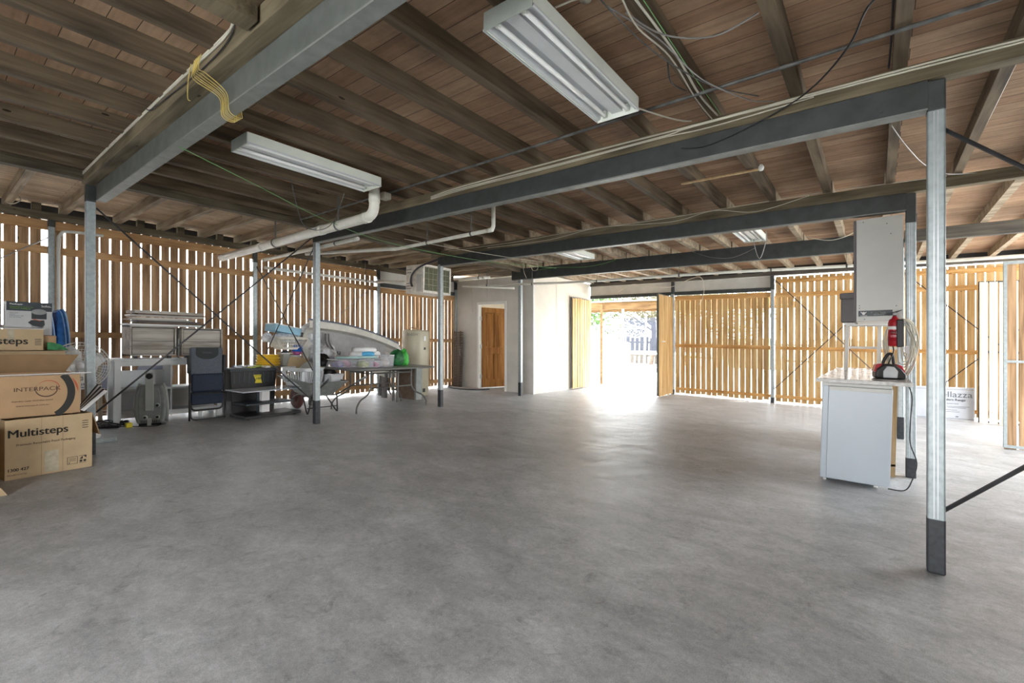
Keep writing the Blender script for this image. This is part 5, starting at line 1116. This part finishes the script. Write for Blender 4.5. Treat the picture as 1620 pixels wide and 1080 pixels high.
# ================================================================ THE CORNER AT RIGHT
t = thing('bar_fridge', 'white bar fridge with flat door standing under the bench end', 'fridge', -0.165, 5.33, 0, 0)
MB().box((-0.245, -0.215, 0.02), (0.20, 0.26, 0.88)).build('body', 'fridge_white', t, bevel=0.008)
dr = MB().box((-0.195, -0.262, 0.035), (0.255, -0.224, 0.865)).build('door', 'fridge_white', t, bevel=0.004)
MB().box((-0.198, -0.224, 0.04), (0.24, -0.214, 0.855)).build('seal', 'rubber', t)
MB().box((-0.19, -0.2635, 0.83), (0.25, -0.255, 0.864)).build('handle_strip', 'panel_white', dr, bevel=0.002)
MB().box((-0.245, -0.24, 0.865), (0.25, -0.20, 0.895)).build('top_trim', 'panel_white', t, bevel=0.004)
for a_ in (-0.21, 0.16): MB().lathe([(0.015, 0), (0.015, 0.02)], (a_, -0.19, 0), 10).build('foot', 'white_paint', t)
t = thing('workbench', 'long bench with shiny marbled worktop beside the second post on the right', 'bench', -0.12, 6.45, 0, 0)
MB().box((-0.33, -1.42, 0.902), (0.335, 1.45, 0.934)).build('worktop', 'worktop', t, bevel=0.004)
MB().box((-0.332, -1.424, 0.900), (0.337, -1.420, 0.932)).build('front_edge', 'worktop_edge', t)
MB().box((0.15, -0.80, 0.17), (0.215, -0.20, 0.90)).build('side_panel', 'panel_white', t, bevel=0.003)
MB().box((0.215, -0.78, 0.10), (0.26, -0.70, 0.90)).build('leg', 'raw_pine', t); MB().box((0.17, -0.78, 0.0), (0.26, -0.60, 0.12)).build('leg', 'raw_pine', t)
MB().box((-0.25, 0.0, 0.05), (0.18, 1.35, 0.90)).build('cupboard', 'panel_white', t, bevel=0.003)
MB().box((0.20, 0.75, 0.06), (0.29, 1.30, 0.90)).build('end_board', 'white_sheet', t); MB().box((0.24, 0.72, 0), (0.30, 0.80, 0.13)).build('leg', 'raw_pine', t)
for z in (0.78, 0.42):
    for dz in (0, 0.035): MB().lathe([(0.006, 0), (0.006, 0.004)], (0.216, -0.75, z+dz), 8, 'x').build('screw', 'dark_plastic', t)
t = thing('shelf_frame', 'white frame of shelving standing on the back of the bench', 'shelf frame', -0.13, 6.98, 0.935, 0)
for a_ in (-0.16, 0.15): 
    for b_ in (-0.02,): MB().box((a_-0.02, b_-0.018, 0), (a_+0.02, b_+0.018, 0.555)).build('upright', 'white_sheet', t)
for z in (0.265, 0.53): MB().box((-0.18, -0.02, z), (0.40, 0.0, z+0.028)).build('rail', 'white_sheet', t)
MB().box((-0.18, -0.45, 0.545), (0.40, 0.34, 0.56)).build('top_shelf', 'card_white', t)
t = thing('wall_cupboard', 'tall white cupboard fixed high against the second post on the right', 'cupboard', 0.02, 6.0, 1.475, 0, None, True)
MB().box((-0.175, -0.29, 0), (0.18, 0.34, 1.0)).build('carcass', 'panel_white', t, bevel=0.002)
MB().box((-0.197, -0.295, 0.0), (-0.177, 0.34, 0.995)).build('door', 'tub_grey', t, bevel=0.002)
s_ = MB()
for a_, z in ((-0.15, 0.13), (-0.15, 0.155), (0.13, 0.14), (-0.11, 0.02), (0.06, 0.93), (0.09, 0.83), (-0.12, 0.97)): s_.lathe([(0.005, -0.2925), (0.005, -0.290)], (z, a_, 0), 8, 'y') if False else s_.box((a_-0.004, -0.2925, z-0.004), (a_+0.004, -0.2895, z+0.004))
s_.build('screw_holes', 'dark_plastic', t)
sg = thing('sign', 'small black sticker sign reading TALKING TRADIE on the white cupboard', 'sign', -0.01, 5.709, 1.523, 0, None, True)
MB().box((-0.128, -0.002, 0.0), (0.132, 0.0, 0.056)).build('plate', 'soho_dark', sg)
text('print', 'TALKING TRADIE', 0.024, 'card_white', sg, (-0.028, -0.0022, 0.022), FACE_NY, bold=0.0007, sx=0.58)
text('print', 'TOOLS FOR THE TRADE', 0.008, 'card_white', sg, (-0.008, -0.0022, 0.012), FACE_NY, sx=0.9)
hand = [(-0.113, 0.046), (-0.108, 0.048), (-0.098, 0.038), (-0.095, 0.041), (-0.088, 0.044), (-0.082, 0.043), (-0.078, 0.038), (-0.068, 0.044), (-0.062, 0.043), (-0.064, 0.039), (-0.076, 0.026), (-0.081, 0.015), (-0.095, 0.015), (-0.100, 0.028)]
MB().prism(hand, -0.0026, -0.002, 'y').build('hand_symbol', 'card_white', sg); MB().box((-0.113, -0.0026, 0.005), (-0.060, -0.002, 0.008)).build('underline', 'card_white', sg)
t = thing('storage_container', 'grey brown lidded plastic container on the shelf behind the white cupboard', 'container', -0.215, 6.62, 1.50, 0, None, True)
t.location = (-0.235, 6.62, 1.50+K*0.235)
MB().box((-0.085, -0.1, 0), (0.20, 0.2, 0.27)).build('body', 'tub_grey', t, bevel=0.012); MB().box((-0.095, -0.11, 0.265), (0.21, 0.21, 0.335)).build('lid', 'tub_grey', t, bevel=0.012)
# fire extinguisher on the post
t = thing('fire_extinguisher', 'red fire extinguisher hanging between the white cupboard and the post', 'fire extinguisher', 0.135, 5.60, 1.235, 0, None, True)
MB().lathe([(0.0, 0.0), (0.042, 0.0), (0.05, 0.012), (0.05, 0.215), (0.042, 0.245), (0.02, 0.262), (0.018, 0.28), (0.0, 0.28)], n=24).build('cylinder', 'red_paint', t)
MB().box((0.012, -0.058, -0.008), (0.066, 0.06, 0.245)).build('bracket_cover', 'black_plastic', t, bevel=0.008)
MB().lathe([(0.0508, 0.155), (0.0508, 0.185)], n=24).build('label', 'card_white', t); MB().lathe([(0.0506, 0.05), (0.0506, 0.145)], n=24).build('label', 'red_paint', t)
text('print', 'FIRE', 0.028, 'card_white', t, (-0.03, -0.0522, 0.115), FACE_NY, bold=0.0005); text('print', 'EXTINGUISHER\ndry powder', 0.011, 'card_white', t, (-0.03, -0.0522, 0.095), FACE_NY)
MB().box((-0.012, -0.02, 0.28), (0.012, 0.02, 0.315)).build('valve', 'dark_plastic', t, bevel=0.003)
MB().bar((-0.06, -0.02, 0.30), (0.03, 0.0, 0.325), 0.014, 0.008).build('handle', 'dark_plastic', t); MB().bar((-0.045, -0.02, 0.285), (0.05, 0, 0.335), 0.012, 0.006).build('lever', 'dark_plastic', t)
MB().lathe([(0.014, -0.03), (0.014, -0.022)], (0, 0, 0.30), 12, 'y').build('gauge', 'silver', t)
# hanging coil of white cable
t = thing('cable_coil', 'loose coil of white cable hanging on the second post at right', 'cable', 0.235, 5.68, 1.50, 0, None, True)
rnd = random.Random(5)
for k in range(9):
    w_ = 0.045+0.008*k+rnd.uniform(-0.008, 0.008); dpt = 0.36+0.026*k; cx_ = -0.03-0.004*k+rnd.uniform(-0.02, 0.02); top = -0.01
    pts = [(cx_+0.02, -0.02-0.004*k, top)]
    for q in range(1, 24):
        an = PI/2+2*PI*q/24; pts.append((cx_+w_*math.cos(an)*1.05+0.02*math.sin(an*2+k), -0.05-0.006*k+0.01*math.sin(an*3), top-dpt/2+dpt/2*math.sin(an)*(1.0 if math.sin(an) > 0 else 1.05)))
    MB().tube(cr_spline(pts+[pts[0]], 3), 0.0058, 6).build('loop', 'cable_white', t)
MB().box((-0.03, -0.07, -0.33), (0.03, -0.04, -0.26)).build('socket_block', 'card_white', t, bevel=0.006)
wire('black lead running from the bench down the post to the fridge', [(0.20, 5.14, 0.93), (0.235, 5.12, 0.82), (0.225, 5.12, 0.6), (0.225, 5.14, 0.42), (0.27, 5.20, 0.25), (0.24, 5.20, 0.10), (0.19, 5.16, 0.012), (0.08, 5.12, 0.012)], 0.005, 'cable_black')
# machine on the bench
t = thing('vacuum_machine', 'red and black machine with silver body on the bench under the extinguisher', 'machine', 0.085, 5.50, 0.936, 0.15, None); t.scale = (0.85, 0.85, 0.9)
MB().prism([(-0.12, 0.0), (0.14, 0.0), (0.14, 0.05), (0.10, 0.10), (0.04, 0.15), (-0.05, 0.15), (-0.11, 0.10), (-0.125, 0.05)], -0.10, 0.12, 'y').build('body', 'black_plastic', t, bevel=0.02, seg=3)
MB().prism([(-0.06, 0.012), (0.06, 0.012), (0.065, 0.08), (0.03, 0.125), (-0.03, 0.13), (-0.06, 0.08)], -0.115, -0.10, 'y').build('front', 'silver', t, bevel=0.006)
MB().prism([(-0.135, 0.07), (-0.10, 0.06), (-0.06, 0.155), (-0.115, 0.145)], -0.08, 0.08, 'y').build('side_cover', 'red_paint', t, bevel=0.01)
MB().prism([(0.135, 0.07), (0.10, 0.06), (0.05, 0.155), (0.105, 0.135)], -0.08, 0.08, 'y').build('side_cover', 'red_paint', t, bevel=0.01)
MB().tube(cr_spline([(-0.05, 0, 0.15), (-0.03, 0, 0.21), (0.0, 0, 0.25), (0.03, 0, 0.24), (0.045, 0, 0.15)]), 0.015, 8).build('handle', 'black_plastic', t)
MB().tube(cr_spline([(-0.02, -0.06, 0.13), (0.0, -0.09, 0.2), (0.03, -0.06, 0.28), (0.03, -0.02, 0.33)]), 0.006, 6).build('hose', 'black_plastic', t)
# wrapped slab leaning on the far wall
t = thing('wrapped_board', 'white plastic wrapped board printed Bellazza Builders Range leaning by the far wall', 'board', 0.86, 10.86, 0.0, 0, None, True)
RX = Matrix.Rotation(-0.10, 3, 'X')
MB().box((-0.60, 0, 0.012), (0.43, 0.05, 0.565)).build('board', 'bag_print', t, bevel=0.008)
MB().box((-0.60, -0.0016, 0.525), (0.42, -0.0008, 0.53)).box((-0.60, -0.0016, 0.03), (0.42, -0.0008, 0.036)).build('print_line', 'ink_grey', t)
text('print', 'Bellazza', 0.142, 'ink_grey', t, (-0.06, -0.0012, 0.395), FACE_NY, sx=1.04)
text('print', 'Builders Range', 0.054, 'ink_grey', t, (0.0, -0.0012, 0.335), FACE_NY, bold=0.001)
text('print', 'BARRICADE', 0.028, 'ink_grey', t, (0.09, -0.0012, 0.275), FACE_NY)
for k, (a_, b_, zz) in enumerate(((0.03, 0.42, 0.235), (0.10, 0.38, 0.215), (0.0, 0.27, 0.175), (0.05, 0.30, 0.145))): MB().box((a_, -0.0014, zz), (b_-0.05, -0.0006, zz+0.006)).build('print_line', 'ink_grey', t)
for a_ in (0.04, 0.2): MB().box((a_, -0.0014, 0.06), (a_+0.035, -0.0006, 0.075)).build('print_mark', 'ink_grey', t)

# ================================================================ OUTSIDE THE OPENING
def outpost(lb, p, w, m_='verandah_timber', top=2.32):
    o = MB().box((p[0]-w, p[1]-w, -0.02), (p[0]+w, p[1]+w, top)).build('verandah_post', m_, st=True, bevel=0.004); tag(o, lb, 'post')
outpost('timber verandah post outside the doorway at left', (-6.36, 12.38), 0.03)
outpost('white verandah post outside in the middle of the doorway', (-6.06, 13.2), 0.028, 'white_paint')
o = MB().box((-8.6, 12.45, 2.18), (-1.5, 12.51, 2.38)).build('verandah_beam', 'verandah_timber', st=True); tag(o, 'deep timber verandah beam outside the doorway, nearer one', 'beam')
o = MB().box((-8.6, 13.35, 2.16), (-1.5, 13.41, 2.33)).build('verandah_beam', 'verandah_timber', st=True); tag(o, 'thinner timber verandah beam farther outside the doorway', 'beam')
o = MB().box((-8.8, 12.4, 2.385), (-1.4, 13.5, 2.42)).build('beam_shade_roof', 'cement_panel', st=True); tag(o, 'flat roof added to shade the timber beams outside the doorway', 'roof')  # added over the beams to keep direct light off them
hs = thing('neighbour_shed', 'plain white shed wall outside beyond the doorway', 'shed', -8.6, 16.2, 0, 0.28)
MB().prism([(-3.2, 0), (1.3, 0), (1.3, 1.20), (0.4, 1.50), (-0.3, 1.80), (-3.2, 1.85)], -0.06, 0.06, 'y').build('wall', 'house_wall', hs)
MB().box((-0.35, -0.1, 1.05), (-0.30, -0.06, 1.25)).build('meter_box', 'dark_plastic', hs)
pv = thing('garden_pole', 'thin brown pole leaning beside the left verandah post', 'pole', -6.75, 12.4, 0, 0)
MB().tube([(0.0, 0, 0), (0.05, 0.05, 1.15)], 0.012).build('pole', 'cardboard_kraft', pv)
# rotary clothes line
t = thing('clothes_line', 'white rotary clothes line standing outside in the yard', 'clothes line', -7.55, 15.75, -0.03, 0.3)
MB().tube([(0, 0, 0), (0, 0, 2.05)], 0.03, 10).build('mast', 'white_paint', t)
for k in range(4):
    a_ = k*PI/2; c_, s_ = math.cos(a_), math.sin(a_)
    MB().tube([(0, 0, 2.05), (1.1*c_, 1.1*s_, 1.72)], 0.022, 8).tube([(0, 0, 1.45), (0.6*c_, 0.6*s_, 1.85)], 0.018, 8).build('arm', 'white_paint', t)
for r in (0.4, 0.7, 1.0): MB().tube([(r*math.cos(k*PI/2), r*math.sin(k*PI/2), 2.05-0.3*r) for k in range(4)], 0.008, 5, closed=True).build('line', 'white_paint', t)
# trampoline
t = thing('trampoline', 'trampoline with dark blue safety net and white frame in the yard', 'trampoline', -7.9, 21.3, -0.03, 0)
MB().tube([(1.9*math.cos(2*PI*k/36), 1.9*math.sin(2*PI*k/36), 0.80) for k in range(36)], 0.05, 8, closed=True).build('frame_ring', 'white_paint', t)
MB().lathe([(0.0, 0.79), (1.85, 0.79), (1.85, 0.80), (0.0, 0.80)], n=36).build('bed', 'dark_plastic', t)
for k in range(8):
    a_ = 2*PI*k/8; c_, s_ = math.cos(a_), math.sin(a_)
    MB().tube([(1.9*c_, 1.9*s_, 0), (1.9*c_, 1.9*s_, 2.5)], 0.03, 8).build('leg', 'white_paint', t)
vs = []; fs = []
for k in range(40):
    a_ = 2*PI*k/40; vs += [(1.8*math.cos(a_), 1.8*math.sin(a_), 0.85), (1.8*math.cos(a_), 1.8*math.sin(a_), 2.35)]; fs.append((2*k, 2*k+1, (2*k+3) % 80, (2*k+2) % 80))
MB().add(vs, fs, True).build('net', 'net_blue', t)
# paling fence at the end of the yard
fe = thing('paling_fence', 'grey brown paling fence at the far end of the yard', 'fence', -8.0, 27.0, 0, 0)
for k in range(60): MB().box((-9+k*0.30, 0, -0.1), (-9+k*0.30+0.20, 0.02, 1.55+0.05*math.sin(k*1.7))).build('paling', 'fence_brown', fe)
MB().box((-9, 0.02, 0.4), (9, 0.06, 0.5)).build('rail', 'fence_brown', fe); MB().box((-9, 0.02, 1.2), (9, 0.06, 1.3)).build('rail', 'fence_brown', fe)
def tree(label, x, y, h, r, m_, seed, n=2600, name='tree'):
    rnd = random.Random(seed); t = thing(name, label, 'tree', x, y, -0.05, 0)
    tr = MB(); tr.tube(cr_spline([(0, 0, 0), (0.1, 0.05, h*0.3), (0.0, 0.1, h*0.55), (0.15, 0, h*0.75)]), 0.13, 10)
    for k in range(8):
        a_ = rnd.uniform(0, 6.28); z0 = h*rnd.uniform(0.3, 0.6); tr.tube(cr_spline([(0.05, 0.05, z0), (r*0.4*math.cos(a_), r*0.4*math.sin(a_), z0+h*0.14), (r*0.8*math.cos(a_), r*0.8*math.sin(a_), z0+h*0.22)]), 0.04, 6)
    tr.build('trunk', 'bark', t)
    lv = MB(); cl = [(rnd.uniform(-r, r)*0.8, rnd.uniform(-r, r)*0.8, h*rnd.uniform(0.40, 1.0)) for _ in range(26)]
    for k in range(n):
        c_ = rnd.choice(cl); p = Vector(c_)+Vector((rnd.gauss(0, r*0.22), rnd.gauss(0, r*0.22), rnd.gauss(0, h*0.075)))
        d = Vector((rnd.gauss(0, 1), rnd.gauss(0, 1), rnd.gauss(0, 1))).normalized(); e = d.orthogonal().normalized(); s = rnd.uniform(0.07, 0.13)
        lv.add([tuple(p-d*s), tuple(p+e*s*0.45), tuple(p+d*s), tuple(p-e*s*0.45)], [(0,1,2,3)])
    lv.build('foliage', m_, t)
tree('dense green tree beyond the white shed seen through the doorway', -13.2, 21.5, 4.6, 2.2, 'leaf', 1, 5200)
tree('olive leaved tree above the trampoline seen through the doorway', -10.2, 26.0, 5.6, 2.8, 'leaf_olive', 2, 5200)
tree('thin olive tree at the right side of the doorway view', -6.6, 26.0, 4.8, 2.4, 'leaf_olive', 4, 3600)
tree('green shrub growing low by the paling fence', -8.2, 25.2, 1.3, 0.8, 'leaf', 6, 900, 'shrub')
